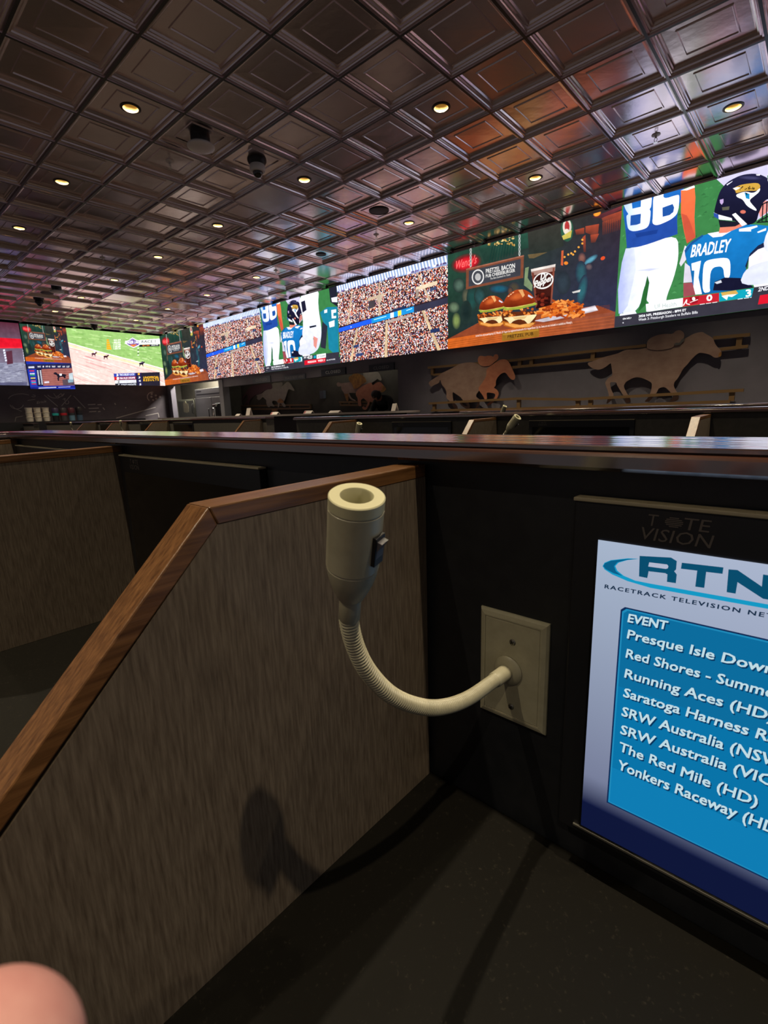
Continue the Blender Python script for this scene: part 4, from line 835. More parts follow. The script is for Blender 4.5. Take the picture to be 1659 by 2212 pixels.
far_row(-2.92, 1.60, Y3, 0.7, 'the oak ledge of the third row, right of the aisle',
        [(-2.05, -1.53, 'dark monitor in the third row below the right metal horse')], [(-2.55, 'third row partition almost hidden behind the second ledge')], M_PAN2)
far_lamp((-2.36, Y3 + 0.0228, ZL - 0.255), 0.22, 'tiny lamp head between the second and third ledges')
YL = 3.40
far_row(-13.95, -4.92, YL, 0.7, 'the oak ledge of the left hand block beyond the aisle',
        [(-10.35, -9.75, 'dark monitor in the left block under the tumblers'), (-8.5, -7.9, 'dark monitor in the left block under the chalk drawings'), (-7.3, -6.7, 'dark monitor in the left block below the steel fridge')],
        [(-10.5, 'thin slanted partition in the left block, first from its left'), (-9.03, 'thin slanted partition in the left block, second from its left'), (-7.45, 'thin slanted partition in the left block, third from its left'), (-5.00, 'slanted partition at the aisle end of the left block')], M_PAN2)
far_lamp((-11.35, YL + 0.0228, ZL - 0.305), 0.1, 'small lamp head in the left block, below the race card display'); far_lamp((-8.75, YL + 0.0228, ZL - 0.30), 0.0, 'upright lamp in the left block between two slanted partitions')
far_row(-14.95, -14.0, YL - 0.25, 0.7, 'the short oak ledge at the far left edge, under the white tubs', [], [], M_PAN2)
# ------------------------------------------------------------------ things hanging from the ceiling
M_WHITE = mat('off_white_plastic', '#f2e8e4', 0.45)
M_DOME = mat('smoked_dome', '#08080a', 0.08, coat=0.6)
M_BLACK = mat('black_plastic', '#121114', 0.45)
M_CHROME = mat('chrome', (0.6, 0.58, 0.55), 0.2, metal=1.0)
M_GRILLE = mat('speaker_grille', '#2a2022', 0.6)
ZP = H + PROFILE[-1][1]
def access_point(u, v, label):
    t = thing('wireless_access_point', label, 'wifi device', (gx(u), gy(v), ZP), 'white oval ceiling devices'); M = Matrix.Translation((gx(u), gy(v), 0))
    MB().lathe([(0.085, ZP), (0.085, ZP - 0.03), (0.07, H - 0.028)], 28, M).build('mount', M_BLACK, t)
    MB().lathe([(0.112, H - 0.024), (0.121, H - 0.034), (0.120, H - 0.044), (0.105, H - 0.054), (0.06, H - 0.060), (0, H - 0.062)], 36, M).build('cover', M_WHITE, t)
access_point(1.5, 1.5, 'white oval device hanging from the ceiling, upper left of the dome camera'); access_point(12.5, 2.5, 'far pale round ceiling device seen edge on, right of the dark dome camera')
def dome_camera(u, v, label, m1):
    t = thing('dome_camera', label, 'security camera', (gx(u), gy(v), ZP), 'ceiling dome cameras'); M = Matrix.Translation((gx(u), gy(v), 0))
    MB().lathe([(0.095, ZP), (0.095, ZP - 0.012), (0.075, H - 0.002)], 28, M).build('mount', M_BLACK, t)
    MB().lathe([(0.070, H + 0.004), (0.078, H - 0.012), (0.078, H - 0.048), (0.070, H - 0.062), (0.054, H - 0.064)], 32, M).build('collar', m1, t)
    MB().lathe([(0.052, H - 0.060)] + [(0.050 * math.cos(a), H - 0.066 - 0.052 * math.sin(a)) for a in [k * PI / 16 for k in range(8)]] + [(0, H - 0.118)], 28, M).build('dome', M_DOME, t)
dome_camera(1.5, 2.5, 'white collared dome camera with dark dome in the upper middle of the ceiling', M_WHITE)
dome_camera(14.5, 2.5, 'far black dome camera at the left, beside a pale ceiling device', M_BLACK); dome_camera(18.5, 5.5, 'tiny black dome camera over the top of the race display', M_BLACK)
def sprinkler(u, v, label):
    t = thing('sprinkler_head', label, 'sprinkler', (gx(u), gy(v), ZP), 'ceiling sprinklers'); M = Matrix.Translation((gx(u), gy(v), ZP))
    MB().lathe([(0.040, 0), (0.038, -0.006), (0.020, -0.010), (0.012, -0.012)], 24, M).build('escutcheon', M_WHITE, t)
    b = MB(); b.lathe([(0.010, -0.008), (0.010, -0.028), (0.006, -0.032), (0, -0.032)], 12, M)
    for s in (-1, 1): b.tube([M @ Vector((s * 0.008, 0, -0.028)), M @ Vector((s * 0.014, 0, -0.045)), M @ Vector((s * 0.004, 0, -0.064))], 0.003, 6)
    b.build('frame', M_CHROME, t)
    b = MB().lathe([(0.004, -0.060), (0.004, -0.066), (0.018, -0.067), (0.019, -0.069), (0, -0.069)], 16, M).build('deflector', M_CHROME, t)
sprinkler(2.5, 1.5, 'small sprinkler left of the white oval ceiling device'); sprinkler(-3.5, 6.5, 'ring shaped sprinkler above the big football display'); sprinkler(2.5, 6.5, 'small sprinkler above the near crowd display'); sprinkler(8.5, 2.5, 'small dark sprinkler in the left half of the ceiling, far from the walls'); sprinkler(6.5, 6.5, 'far sprinkler above the distant football display')
def ceiling_speaker(u, v, label, r=0.115):
    t = thing('ceiling_speaker', label, 'speaker', (gx(u), gy(v), ZP), 'round ceiling speakers'); M = Matrix.Translation((gx(u), gy(v), ZP))
    MB().lathe([(r, 0), (r, -0.008), (r - 0.010, -0.012), (r - 0.012, -0.008)], 36, M, cap=False).build('rim', M_BLACK, t)
    MB().lathe([(r - 0.011, -0.007), (r * 0.5, -0.0105), (0, -0.012)], 32, M).build('grille', M_GRILLE, t)
ceiling_speaker(1.5, 5.5, 'dark round speaker in the ceiling above the near crowd display', 0.13); ceiling_speaker(4.5, 6.5, 'small dark round speaker over the distant football display', 0.085)
ceiling_speaker(13.5, 2.5, 'far dark round speaker between the two far hanging devices'); ceiling_speaker(17.5, 3.5, 'very far dark round speaker above the small burger picture')

# ------------------------------------------------------------------ metal horses and rails on the screen wall
M_STEEL = mat('weathered_brown_steel', '#927468', 0.45, metal=0.1, noise=((5, 5, 9), '#a98d7e', 0.35, 0.7))
M_RUST = mat('rust_red_steel', '#b87056', 0.45, metal=0.1, noise=((8, 8, 12), '#cc8868', 0.35, 0.7))
M_MAROON = mat('dark_maroon_steel', '#6a4a50', 0.5, metal=0.1)
M_PEWTER = mat('pewter_steel', '#9a9286', 0.45, metal=0.15, noise=((10, 10, 10), '#aca292', 0.35, 0.7))
M_GOLD = mat('brassy_steel', '#c08a44', 0.36, metal=0.4, noise=((14, 14, 14), '#80583a', 0.3, 0.7))
M_RAIL = mat('brass_brown_rail', '#8a6c48', 0.4, metal=0.3)
def plate(name, crop, pts, y, th, m, parent):
    o = Pic('y', y, crop); return MB().prism(chaikin([o.pt(q) for q in pts], 2), 'y', y, y + th).build(name, m, parent)
def horse(name, label, crop, y, base, parts):
    pb = Pic('y', y, crop).pt(base); t = thing(name, label, 'sculpture', (pb[0], y, pb[1]), 'metal racehorse sculptures')
    for nm, dy, m, pts in parts: plate(nm, crop, pts, y - dy, 0.006, m, t)
    # stand-off pins to the wall
    return t
C1 = (1255, 700, 4.1475); Y1 = 7.17
body = [(1262, 245), (1258, 285), (1230, 300), (1195, 302), (1160, 275), (1110, 262), (1060, 255), (1020, 285), (985, 320), (950, 365), (910, 405), (890, 450), (865, 490), (835, 520), (830, 560), (858, 608), (882, 665), (850, 695), (785, 695), (832, 652), (800, 608), (750, 560), (695, 575), (680, 612), (640, 660), (608, 698), (565, 698), (600, 660), (625, 610), (640, 530), (600, 505), (540, 480), (490, 475), (440, 495), (400, 520), (380, 560), (410, 620), (442, 668), (445, 705), (390, 705), (398, 665), (360, 610), (322, 545), (315, 520), (262, 520), (260, 545), (275, 600), (295, 635), (270, 685), (235, 715), (225, 708), (255, 650), (235, 580), (212, 525), (245, 480), (285, 460), (275, 400), (268, 345), (240, 370), (200, 398), (150, 412), (95, 395), (50, 352), (100, 335), (180, 305), (260, 280), (330, 265), (400, 228), (500, 228), (580, 215), (680, 205), (780, 200), (850, 190), (930, 130), (960, 115), (1000, 90), (1050, 75), (1090, 70), (1110, 85), (1150, 105), (1185, 130), (1200, 175), (1230, 215)]
jock = [(588, 225), (590, 160), (620, 125), (690, 95), (760, 86), (820, 90), (850, 60), (890, 52), (925, 80), (925, 120), (900, 150), (880, 175), (840, 185), (820, 215), (700, 235)]
horse('metal_horse_sculpture', 'large brown metal racehorse with jockey, right of the other metal horses', C1, Y1, (600, 690), [('horse_plate', 0.0, M_STEEL, body), ('jockey_plate', 0.012, M_STEEL, jock), ('rein_plate', 0.020, M_SILVER, [(830, 185), (850, 165), (885, 170), (900, 135), (925, 128), (930, 145), (905, 165), (890, 185), (850, 192)]), ('muzzle_plate', 0.012, M_GOLD, [(1262, 245), (1256, 285), (1240, 296), (1228, 290), (1240, 255)])])
C2 = (915, 750, 6.9125)
body = [(1330, 340), (1372, 440), (1355, 485), (1310, 485), (1265, 435), (1240, 395), (1205, 375), (1150, 400), (1105, 450), (1075, 510), (1080, 570), (1045, 605), (900, 620), (830, 640), (770, 735), (845, 785), (830, 860), (795, 918), (770, 915), (800, 860), (815, 805), (680, 800), (672, 835), (692, 870), (690, 910), (655, 925), (580, 890), (540, 840), (535, 800), (560, 800), (590, 870), (650, 885), (660, 870), (610, 830), (560, 750), (500, 710), (430, 660), (435, 760), (450, 830), (500, 870), (510, 930), (545, 970), (500, 970), (470, 930), (440, 880), (400, 810), (335, 760), (345, 680), (320, 610), (270, 560), (255, 500), (245, 490), (225, 540), (160, 560), (105, 595), (90, 560), (75, 550), (80, 515), (150, 470), (220, 430), (260, 390), (350, 350), (470, 290), (520, 255), (620, 230), (700, 225), (780, 235), (840, 270), (1020, 262), (1080, 220), (1150, 180), (1240, 180), (1290, 250)]
jock = [(835, 265), (805, 200), (820, 140), (860, 125), (910, 140), (960, 125), (1020, 130), (1038, 150), (1060, 108), (1105, 105), (1120, 150), (1100, 190), (1050, 225), (1010, 270), (900, 290)]
front = [(935, 330), (1020, 265), (1150, 180), (1240, 180), (1290, 250), (1330, 340), (1372, 440), (1355, 485), (1310, 485), (1265, 435), (1240, 395), (1205, 375), (1150, 400), (1105, 450), (1075, 510), (1080, 570), (1045, 605), (1100, 640), (1125, 690), (1105, 750), (1065, 795), (1020, 840), (950, 880), (945, 855), (1000, 810), (1050, 770), (1075, 720), (1060, 690), (1000, 680), (935, 675), (950, 770), (920, 797), (885, 720), (860, 690), (810, 620), (870, 540), (940, 430)]
horse('metal_horse_sculpture', 'galloping brown and rust metal racehorse below the burger display', C2, Y1, (600, 960), [('horse_plate', 0.0, M_STEEL, body), ('jockey_plate', 0.012, M_RUST, jock), ('forequarter_plate', 0.020, M_RUST, front)])
C3 = (500, 790, 9.217); YBK = 7.87
horse('metal_horse_sculpture', 'dark maroon metal horse partly behind the pewter one, far left', C3, YBK, (300, 820), [('horse_plate', 0.0, M_MAROON, [(800, 360), (700, 350), (560, 375), (440, 385), (360, 430), (310, 490), (270, 550), (230, 620), (200, 720), (230, 680), (280, 600), (310, 560), (320, 620), (330, 680), (260, 760), (225, 815), (245, 815), (290, 770), (330, 730), (320, 830), (345, 830), (350, 740), (400, 640), (480, 580), (560, 570), (640, 500), (720, 470), (820, 470)])])
horse('metal_horse_sculpture', 'pewter grey metal horse galloping, in front of the maroon one', C3, YBK - 0.03, (850, 900), [('horse_plate', 0.0, M_PEWTER, [(1255, 480), (1240, 505), (1160, 465), (1130, 470), (1100, 560), (1070, 650), (1040, 720), (1040, 745), (1080, 790), (1075, 820), (1030, 820), (1000, 760), (960, 745), (950, 800), (935, 835), (920, 830), (925, 760), (900, 700), (820, 690), (800, 740), (870, 820), (770, 800), (760, 825), (725, 825), (690, 740), (700, 690), (640, 640), (620, 620), (590, 660), (545, 690), (500, 650), (520, 620), (490, 590), (560, 570), (620, 545), (660, 500), (720, 470), (790, 470), (820, 440), (800, 360), (850, 340), (920, 340), (1010, 325), (1020, 380), (975, 430), (1040, 380), (1090, 330), (1130, 320), (1180, 360), (1210, 420)]), ('leg_plate', 0.01, M_GOLD, [(900, 720), (960, 640), (1040, 700), (1030, 740), (950, 742)]), ('hoof_plate', 0.01, M_GOLD, [(800, 870), (870, 865), (920, 880), (905, 912), (805, 908)])])
C4 = (690, 780, 8.7316)
horse('metal_horse_sculpture', 'grey metal horse head and neck above the rust one', C4, YBK, (1000, 400), [('horse_plate', 0.0, M_PEWTER, [(780, 480), (800, 430), (860, 380), (830, 290), (820, 190), (870, 165), (890, 145), (900, 185), (960, 210), (1090, 195), (1140, 250), (1175, 350), (1150, 375), (1090, 330), (1040, 380), (960, 420), (880, 490)])])
horse('metal_horse_sculpture', 'olive brown metal horse with brassy jockeys, behind the rust one', C4, YBK - 0.03, (520, 760), [('horse_plate', 0.0, M_STEEL, [(900, 560), (700, 600), (600, 600), (550, 600), (600, 700), (690, 745), (660, 757), (580, 715), (545, 650), (545, 750), (515, 762), (490, 680), (470, 620), (440, 570), (408, 520), (412, 470), (380, 480), (340, 480), (318, 430), (350, 395), (400, 420), (480, 410), (560, 400), (640, 380), (760, 420), (880, 440)]), ('jockey_plate', 0.012, M_GOLD, [(545, 300), (640, 250), (680, 210), (720, 235), (800, 260), (850, 300), (890, 390), (800, 430), (760, 490), (680, 530), (640, 520), (620, 420), (560, 380)]), ('leg_plate', 0.012, M_GOLD, [(460, 610), (500, 625), (540, 605), (545, 750), (515, 762), (490, 690)])])
horse('metal_horse_sculpture', 'rust red metal horse directly left of the person in black', C4, YBK - 0.07, (900, 880), [('horse_plate', 0.0, M_RUST, [(1260, 525), (1240, 555), (1180, 595), (1145, 570), (1120, 540), (1090, 620), (1050, 700), (1030, 740), (1040, 840), (1010, 840), (990, 770), (950, 760), (930, 840), (880, 920), (830, 915), (800, 870), (830, 850), (860, 885), (900, 830), (910, 770), (880, 745), (830, 690), (770, 745), (800, 850), (730, 850), (720, 690), (680, 640), (700, 560), (790, 490), (880, 440), (960, 400), (990, 420), (1000, 465), (1080, 400), (1150, 395), (1200, 450)]), ('muzzle_plate', 0.01, M_GOLD, [(1165, 460), (1215, 465), (1260, 525), (1240, 555), (1180, 595), (1145, 560), (1190, 530)])])
def fence(label, y, bars, posts, crop=None):
    o = Pic('y', y, crop); a = o.pt(bars[0][0]); t = thing('wall_rail', label, 'rail', (a[0], y, a[1]), 'metal race rails on the wall')
    for p0, p1 in bars:
        A, B = o.pt(p0), o.pt(p1); h = 0.018
        MB().prism([(A[0], A[1] - h), (B[0], B[1] - h), (B[0], B[1] + h), (A[0], A[1] + h)], 'y', y - 0.02, y + 0.02).build('bar', M_RAIL, t)
    for p0, p1 in posts:
        A, B = o.pt(p0), o.pt(p1); MB().box(A[0] - 0.028, A[0] + 0.028, y + 0.002, y + 0.05, min(A[1], B[1]), max(A[1], B[1])).build('post', M_RAIL, t)
C5 = (900, 700, 2.1858)
fence('upper metal rail behind the jockeys, running along the dark wall', 7.20, [((55, 206), (470, 170)), ((470, 170), (810, 130)), ((810, 130), (1085, 102)), ((1400, 66), (1575, 50)), ((80, 240), (200, 230)), ((450, 205), (920, 160)), ((1430, 120), (1566, 105))], [((72, 204), (72, 242)), ((485, 168), (485, 204)), ((540, 164), (540, 200)), ((832, 128), (832, 168)), ((1525, 56), (1525, 110))], C5)
fence('lower metal rail at the hooves of the metal horses, lit brassy at its right', 7.13, [((60, 375), (480, 352)), ((480, 352), (760, 356)), ((760, 356), (1545, 312)), ((70, 408), (480, 400)), ((480, 400), (1480, 366))], [((80, 376), (80, 410)), ((480, 355), (480, 400)), ((760, 352), (760, 392)), ((820, 350), (820, 388)), ((1490, 316), (1490, 364))], C5)
fence('dark rail under the rust metal horse', YBK - 0.02, [((380, 775), (1060, 770)), ((400, 830), (1060, 830))], [((395, 775), (395, 830)), ((560, 775), (560, 830)), ((940, 772), (940, 830))], C4)
fence('dark rail under the pewter metal horse', YBK, [((140, 800), (1580, 780)), ((150, 870), (1580, 850))], [((200, 800), (200, 870)), ((1160, 785), (1160, 855)), ((1560, 780), (1560, 850))], C3)

# ------------------------------------------------------------------ betting counter, its signs, cards and the person
M_COUNTER = mat('pale_counter_top', '#a59a98', 0.22, coat=0.4)
M_SIGN = mat('sign_grey', '#5d6470', 0.5)
M_SIGNDARK = mat('sign_dark', '#2b3340', 0.5)
M_PAPER = mat('paper', '#cfc6c0', 0.7)
M_PAPERR = mat('red_print', '#a03038', 0.7)
t = thing('betting_counter', 'long pale edged betting counter in front of the far metal horses', 'counter', (-9.5, 6.5, 0))
zt = ZC - 0.010; pl = [(-14.3, 6.25), (-5.40, 6.25)] + [(-5.40 + 0.29 * math.sin(a), 6.54 - 0.29 * math.cos(a)) for a in [k * PI / 12 for k in range(1, 12)]] + [(-5.40, 6.83), (-14.3, 6.83)]
MB().prism(pl, 'z', zt - 0.035, zt).build('counter_top', M_COUNTER, t); MB().box(-14.2, -5.5, 6.33, 6.75, 0, zt - 0.035).build('base', M_CABINET, t)
def sign(label, px0, px1, py0, py1, body, m, tc):
    y = 7.235; A = on_y(px0, py1, y); B = on_y(px1, py1 - (px1 - px0) * 0.13, y); C_ = on_y(px0, py0, y); t = thing('window_sign', label, 'sign', (A.x, y, A.z), 'signs over the betting windows')
    hgt = C_.z - A.z; MB().box(A.x, B.x, y - 0.012, y + 0.014, A.z, A.z + hgt).build('sign_panel', m, t)
    vs, fs = glyphs(body, 0.0, 0, 1.1); wd = B.x - A.x; f = 0.62 if body == 'CLOSED' else 0.86
    b = MB(); b.add([(A.x + wd * (0.5 - f / 2) + x * wd * f, y - 0.0135, A.z + hgt * 0.28 + z * hgt * 0.42) for x, z in vs], fs); b.build('lettering', mat('sign_letters_' + tc.strip('#'), tc, 0.5), t)
sign('grey CLOSED sign over the dark maroon metal horse', 547, 585, 815.5, 829, 'CLOSED', M_SIGN, '#9a9c98')
sign('grey PLACE BETS HERE sign right of the grey CLOSED sign', 615, 660, 812, 823, 'PLACE BETS HERE', M_SIGN, '#a8aaa8')
sign('dark sign with white CLOSED letters in the middle of the betting windows', 695, 747, 799, 813, 'CLOSED', M_SIGNDARK, '#c8ccd0')
sign('dark sign with dim CLOSED letters, farthest right of the signs', 798, 852, 789, 804, 'CLOSED', M_SIGNDARK, '#8e9098')
tag(MB().box(*(lambda A, B: (A.x, B.x, 7.82, 7.898, A.z, A.z + 0.18))(on_y(691, 861, 7.82), on_y(699, 861, 7.82))).build('wall_box', M_SIGN, origin=on_y(695, 858, 7.82)), 'small grey green box on the wall left of the rust metal horse', 'box')
def card(label, px, w, h, m=M_PAPER, red=False):
    q = on_y(px, 890, 6.45); x = q.x; t = thing('counter_card', label, 'card', (x, 6.45, zt), 'cards standing on the betting counter')
    MB().prism([(6.40, zt), (6.45, zt + h), (6.454, zt + h), (6.50, zt), (6.496, zt), (6.452, zt + h - 0.012), (6.404, zt)], 'x', x - w / 2, x + w / 2).build('sheet', m, t)
    if red: MB().prism([(6.403, zt + h * .1), (6.4435, zt + h * .9), (6.4425, zt + h * .9), (6.402, zt + h * .1)], 'x', x - w * .46, x - w * .3).build('print', M_PAPERR, t)
card('tall white card on the counter, leftmost of the tall cards', 538, 0.15, 0.165); card('low white card at the left of the betting counter', 515, 0.16, 0.045)
card('low card with red print under the pewter horse', 594, 0.24, 0.055, M_PAPER, True); card('low card with red print between the horse groups', 667, 0.24, 0.055, M_PAPER, True)
card('low pinkish card under the olive horse', 724, 0.28, 0.04); card('tall white card beside the person in black', 853, 0.09, 0.125)

def skin_figure(name, verts, edges, m, parent, sub=2, root=0):
    me = bpy.data.meshes.new(name); o0 = parent.matrix_basis.translation if parent is not None else Vector((0, 0, 0))
    me.from_pydata([Vector(v[:3]) - o0 for v in verts], edges, []); o = bpy.data.objects.new(name, me); COL.objects.link(o)
    if parent is not None: o.parent = parent
    sk = o.modifiers.new('skin', 'SKIN'); sk.use_smooth_shade = True
    for i, v in enumerate(verts):
        d = me.skin_vertices[0].data[i]; d.radius = v[3] if isinstance(v[3], tuple) else (v[3], v[3]); d.use_root = (i == root)
    s = o.modifiers.new('subdivision', 'SUBSURF'); s.levels = sub; s.render_levels = sub
    me.materials.append(m); return o
M_CLOTH = mat('black_clothing', '#0b0b0e', 0.85)
M_SKIN = mat('skin', '#b07c66', 0.5)
M_HAIR = mat('black_hair', '#0c0a0a', 0.6)
PX, PY = -6.50, 7.52
per = thing('person', 'person in black clothes bending forward behind the right end of the betting counter', 'person', (PX, PY, 0))
V = [(PX, PY, 0.96, (.15, .12)), (PX - .02, PY - .06, 1.15, (.16, .12)), (PX - .03, PY - .16, 1.34, (.18, .13)), (PX - .03, PY - .24, 1.45, (.13, .10)), (PX - .03, PY - .33, 1.47, (.06, .06)),
     (PX - .10, PY + .01, .90, .10), (PX - .11, PY - .02, .50, .075), (PX - .11, PY + .03, .09, .05), (PX - .11, PY - .10, .04, .045),
     (PX + .10, PY + .01, .90, .10), (PX + .11, PY - .02, .50, .075), (PX + .11, PY + .03, .09, .05), (PX + .11, PY - .10, .04, .045),
     (PX - .21, PY - .22, 1.40, .07), (PX - .29, PY - .30, 1.20, .055), (PX - .22, PY - .50, 1.12, .042), (PX + .15, PY - .22, 1.40, .07), (PX + .24, PY - .30, 1.20, .055), (PX + .16, PY - .50, 1.12, .042)]
E_ = [(0, 1), (1, 2), (2, 3), (3, 4), (0, 5), (5, 6), (6, 7), (7, 8), (0, 9), (9, 10), (10, 11), (11, 12), (3, 13), (13, 14), (14, 15), (3, 16), (16, 17), (17, 18)]
skin_figure('body', V, E_, M_CLOTH, per)
hc = Vector((PX - .03, PY - .40, 1.475))
hb = MB(); HMx = Matrix.Translation(hc) @ Matrix.Rotation(1.15, 4, 'X')
hb.lathe([(0.0, -.125), (.045, -.115), (.062, -.08), (.072, -.03), (.078, .02), (.076, .06), (.058, .10), (.03, .118), (0, .122)], 24, HMx, cap=False)
for s in (-1, 1): hb.lathe([(0, -.03), (.016, -.02), (.02, 0), (.016, .02), (0, .03)], 10, HMx @ Matrix.Translation((s * .076, 0.01, -.01)) @ Matrix.Scale(.5, 4, (1, 0, 0)), cap=False)
hb.lathe([(0, .03), (.008, .01), (.014, -.02), (0, -.03)], 10, HMx @ Matrix.Translation((0, -.074, -.02)), cap=False)
hd_ = hb.build('head', M_SKIN, per)
hh_ = MB().lathe([(.086, -.02), (.088, .03), (.084, .07), (.064, .112), (.033, .130), (0, .134)], 24, HMx @ Matrix.Translation((0, .012, 0))).build('hair', M_HAIR, per)
for sgn, bx in ((-1, PX - .21), (1, PX + .15)):
    w0 = Vector((bx, PY - .52, 1.11)); Vh = [(*w0, .024), (bx, PY - .56, 1.10, (.034, .016)), (bx, PY - .60, 1.09, (.036, .015))]; Eh = [(0, 1), (1, 2)]
    for k, (dx, L_) in enumerate(((-.027, .055), (-.009, .068), (.009, .063), (.027, .048))): n0 = len(Vh); Vh += [(bx + dx, PY - .63, 1.085, .0095), (bx + dx * 1.1, PY - .63 - L_ * .5, 1.07, .0088), (bx + dx * 1.1, PY - .63 - L_ * .8, 1.045, .008)]; Eh += [(2, n0), (n0, n0 + 1), (n0 + 1, n0 + 2)]
    n0 = len(Vh); Vh += [(bx - sgn * .035, PY - .58, 1.08, .011), (bx - sgn * .05, PY - .62, 1.065, .0095)]; Eh += [(1, n0), (n0, n0 + 1)]
    skin_figure('hand', Vh, Eh, M_SKIN, per, 1)

# ------------------------------------------------------------------ kitchen corner behind the far opening
M_INOX = mat('stainless_steel', (0.42, 0.42, 0.39), 0.36, metal=0.75, bump=((300, 4, 4), 0.1, 0.001))
M_ALMOND = mat('almond_panel', '#8c8d7c', 0.5)
t = thing('steel_fridge', 'tall stainless steel two door fridge beside the grey post', 'fridge', (-14.2, 8.1, 0))
MB().box(-15.10, -13.05, 7.88, 8.55, 0.10, 2.04).build('body', M_INOX, t, bevel=0.005); MB().box(-15.05, -13.10, 7.92, 8.5, 0.0, 0.10).build('plinth', M_BLACK, t)
MB().box(-15.08, -13.07, 7.868, 7.88, 1.80, 2.02).build('top_grille', M_INOX, t); MB().box(-15.0, -13.1, 7.862, 7.870, 1.855, 1.885).build('grille_slot', M_BLACK, t); MB().box(-14.98, -14.68, 7.862, 7.868, 1.95, 1.98).build('badge', M_BLACK, t)
for x0, x1, hx in ((-15.08, -14.09, -14.20), (-14.06, -13.07, -13.95)):
    d = MB().box(x0, x1, 7.845, 7.878, 0.14, 1.765).build('door', M_INOX, t, bevel=0.004)
    hn = MB().tube([(hx, 7.845, 1.06), (hx, 7.80, 1.08), (hx, 7.80, 1.42), (hx, 7.845, 1.44)], 0.014, 8).build('handle', M_BLACK, None, origin=t.location); hn.parent = d; hn.location = (0, 0, 0)
t = thing('storage_cabinet', 'pale almond cabinet left of the steel fridge', 'cabinet', (-15.8, 8.1, 0))
MB().box(-16.34, -15.16, 7.87, 8.50, 0.0, 1.76).build('body', M_ALMOND, t, bevel=0.004); d = MB().box(-16.30, -15.20, 7.848, 7.868, 0.05, 1.72).build('door', M_ALMOND, t, bevel=0.003)
MB().tube([(-15.27, 7.848, 1.3), (-15.27, 7.81, 1.31), (-15.27, 7.81, 1.60), (-15.27, 7.848, 1.61)], 0.012, 8).build('handle', M_BLACK, t)
tag(MB().prism([(-15.92, 1.36), (-15.70, 1.33), (-15.58, 1.36), (-15.56, 1.62), (-15.70, 1.64), (-15.72, 1.70), (-15.84, 1.70), (-15.90, 1.62)], 'y', 7.842, 7.8475).build('paper_notice', mat('yellowed_paper', '#c8c09c', 0.7), origin=(-15.74, 7.845, 1.5)), 'cream paper notice taped to the almond cabinet door', 'notice')
t = thing('drink_dispenser', 'dark drink dispenser with a chrome tap, in front of the steel fridge', 'dispenser', (-13.15, 7.55, 0))
MB().box(-13.32, -12.98, 7.46, 7.72, 0, 1.16).build('stand', M_CABINET, t); MB().box(-13.30, -13.0, 7.50, 7.70, 1.16, 1.56).build('body', M_BLACK, t, bevel=0.01)
MB().lathe([(0.05, 1.16), (0.055, 1.18), (0.05, 1.42), (0.0, 1.44)], 16, Matrix.Translation((-13.20, 7.42, 0))).build('canister', M_CHROME, t); MB().box(-13.28, -13.10, 7.42, 7.50, 1.46, 1.53).build('tap', M_CHROME, t, bevel=0.008)
# lamps added to light the recesses, unseen behind the header
def alcove_lamp(x, y, w_, e, label):
    t = thing('ceiling_panel_lamp', label, 'ceiling light', (x, y, 2.72), 'panel lamps over the recess'); MB().box(x - w_ / 2, x + w_ / 2, y - 0.15, y + 0.15, 2.69, 2.72).build('casing', M_WHITE, t)
    ld = bpy.data.lights.new('panel_lamp', 'AREA'); ld.shape = 'RECTANGLE'; ld.size = w_; ld.size_y = 0.28; ld.energy = e; ld.color = (1, .93, .80); lo = bpy.data.objects.new('panel_light', ld); COL.objects.link(lo); lo.parent = t; lo.location = (0, 0, -0.035)
alcove_lamp(-14.6, 7.95, 1.6, 150, 'panel lamp hidden over the kitchen corner'); alcove_lamp(-7.6, 7.66, 2.0, 5, 'panel lamp hidden over the right betting window'); alcove_lamp(-10.6, 7.66, 1.4, 2, 'panel lamp hidden over the left betting window')

# ------------------------------------------------------------------ far wall: chalk drawings, back counter, tubs and bins
M_CHALKLINE = mat('chalk', '#cfc8c4', 0.9)
def chalk(name, label, strokes, w=0.012, texts=()):
    o = Pic('x', XW - 0.046, (0, 820, 5.53)); b = MB()
    for s_ in strokes:
        q = [o.pt(c) for c in s_]
        for (a0, b0), (a1, b1) in zip(q, q[1:]):
            d = math.hypot(a1 - a0, b1 - b0) or 1; nx, nz = -(b1 - b0) / d * w / 2, (a1 - a0) / d * w / 2; X0 = XW - 0.049
            vs = [(X0 + e, a + sx * nx, c + sx * nz) for e in (0.0, 0.003) for a, c in ((a0, b0), (a1, b1)) for sx in (-1, 1)]
            b.add(vs, [(0, 1, 3, 2), (4, 6, 7, 5), (0, 2, 6, 4), (1, 5, 7, 3), (0, 4, 5, 1), (2, 3, 7, 6)])
    for body, bl, br, tl in texts:
        vs, fs = glyphs(body, 0.0, 0.2); A, B, C_ = o.pt(bl), o.pt(br), o.pt(tl)
        b.add([(XW - 0.046, A[0] + (B[0] - A[0]) * x + (C_[0] - A[0]) * y, A[1] + (B[1] - A[1]) * x + (C_[1] - A[1]) * y) for x, y in vs], fs)
    ob = b.build(name, M_CHALKLINE, origin=(XW - 0.046, o.pt(strokes[0][0])[0], o.pt(strokes[0][0])[1])); return tag(ob, label, 'drawing')
arc = lambda cx, cy, rx, ry, a, e, n=14: [(cx + rx * math.cos(a + (e - a) * k / n), cy + ry * math.sin(a + (e - a) * k / n)) for k in range(n + 1)]
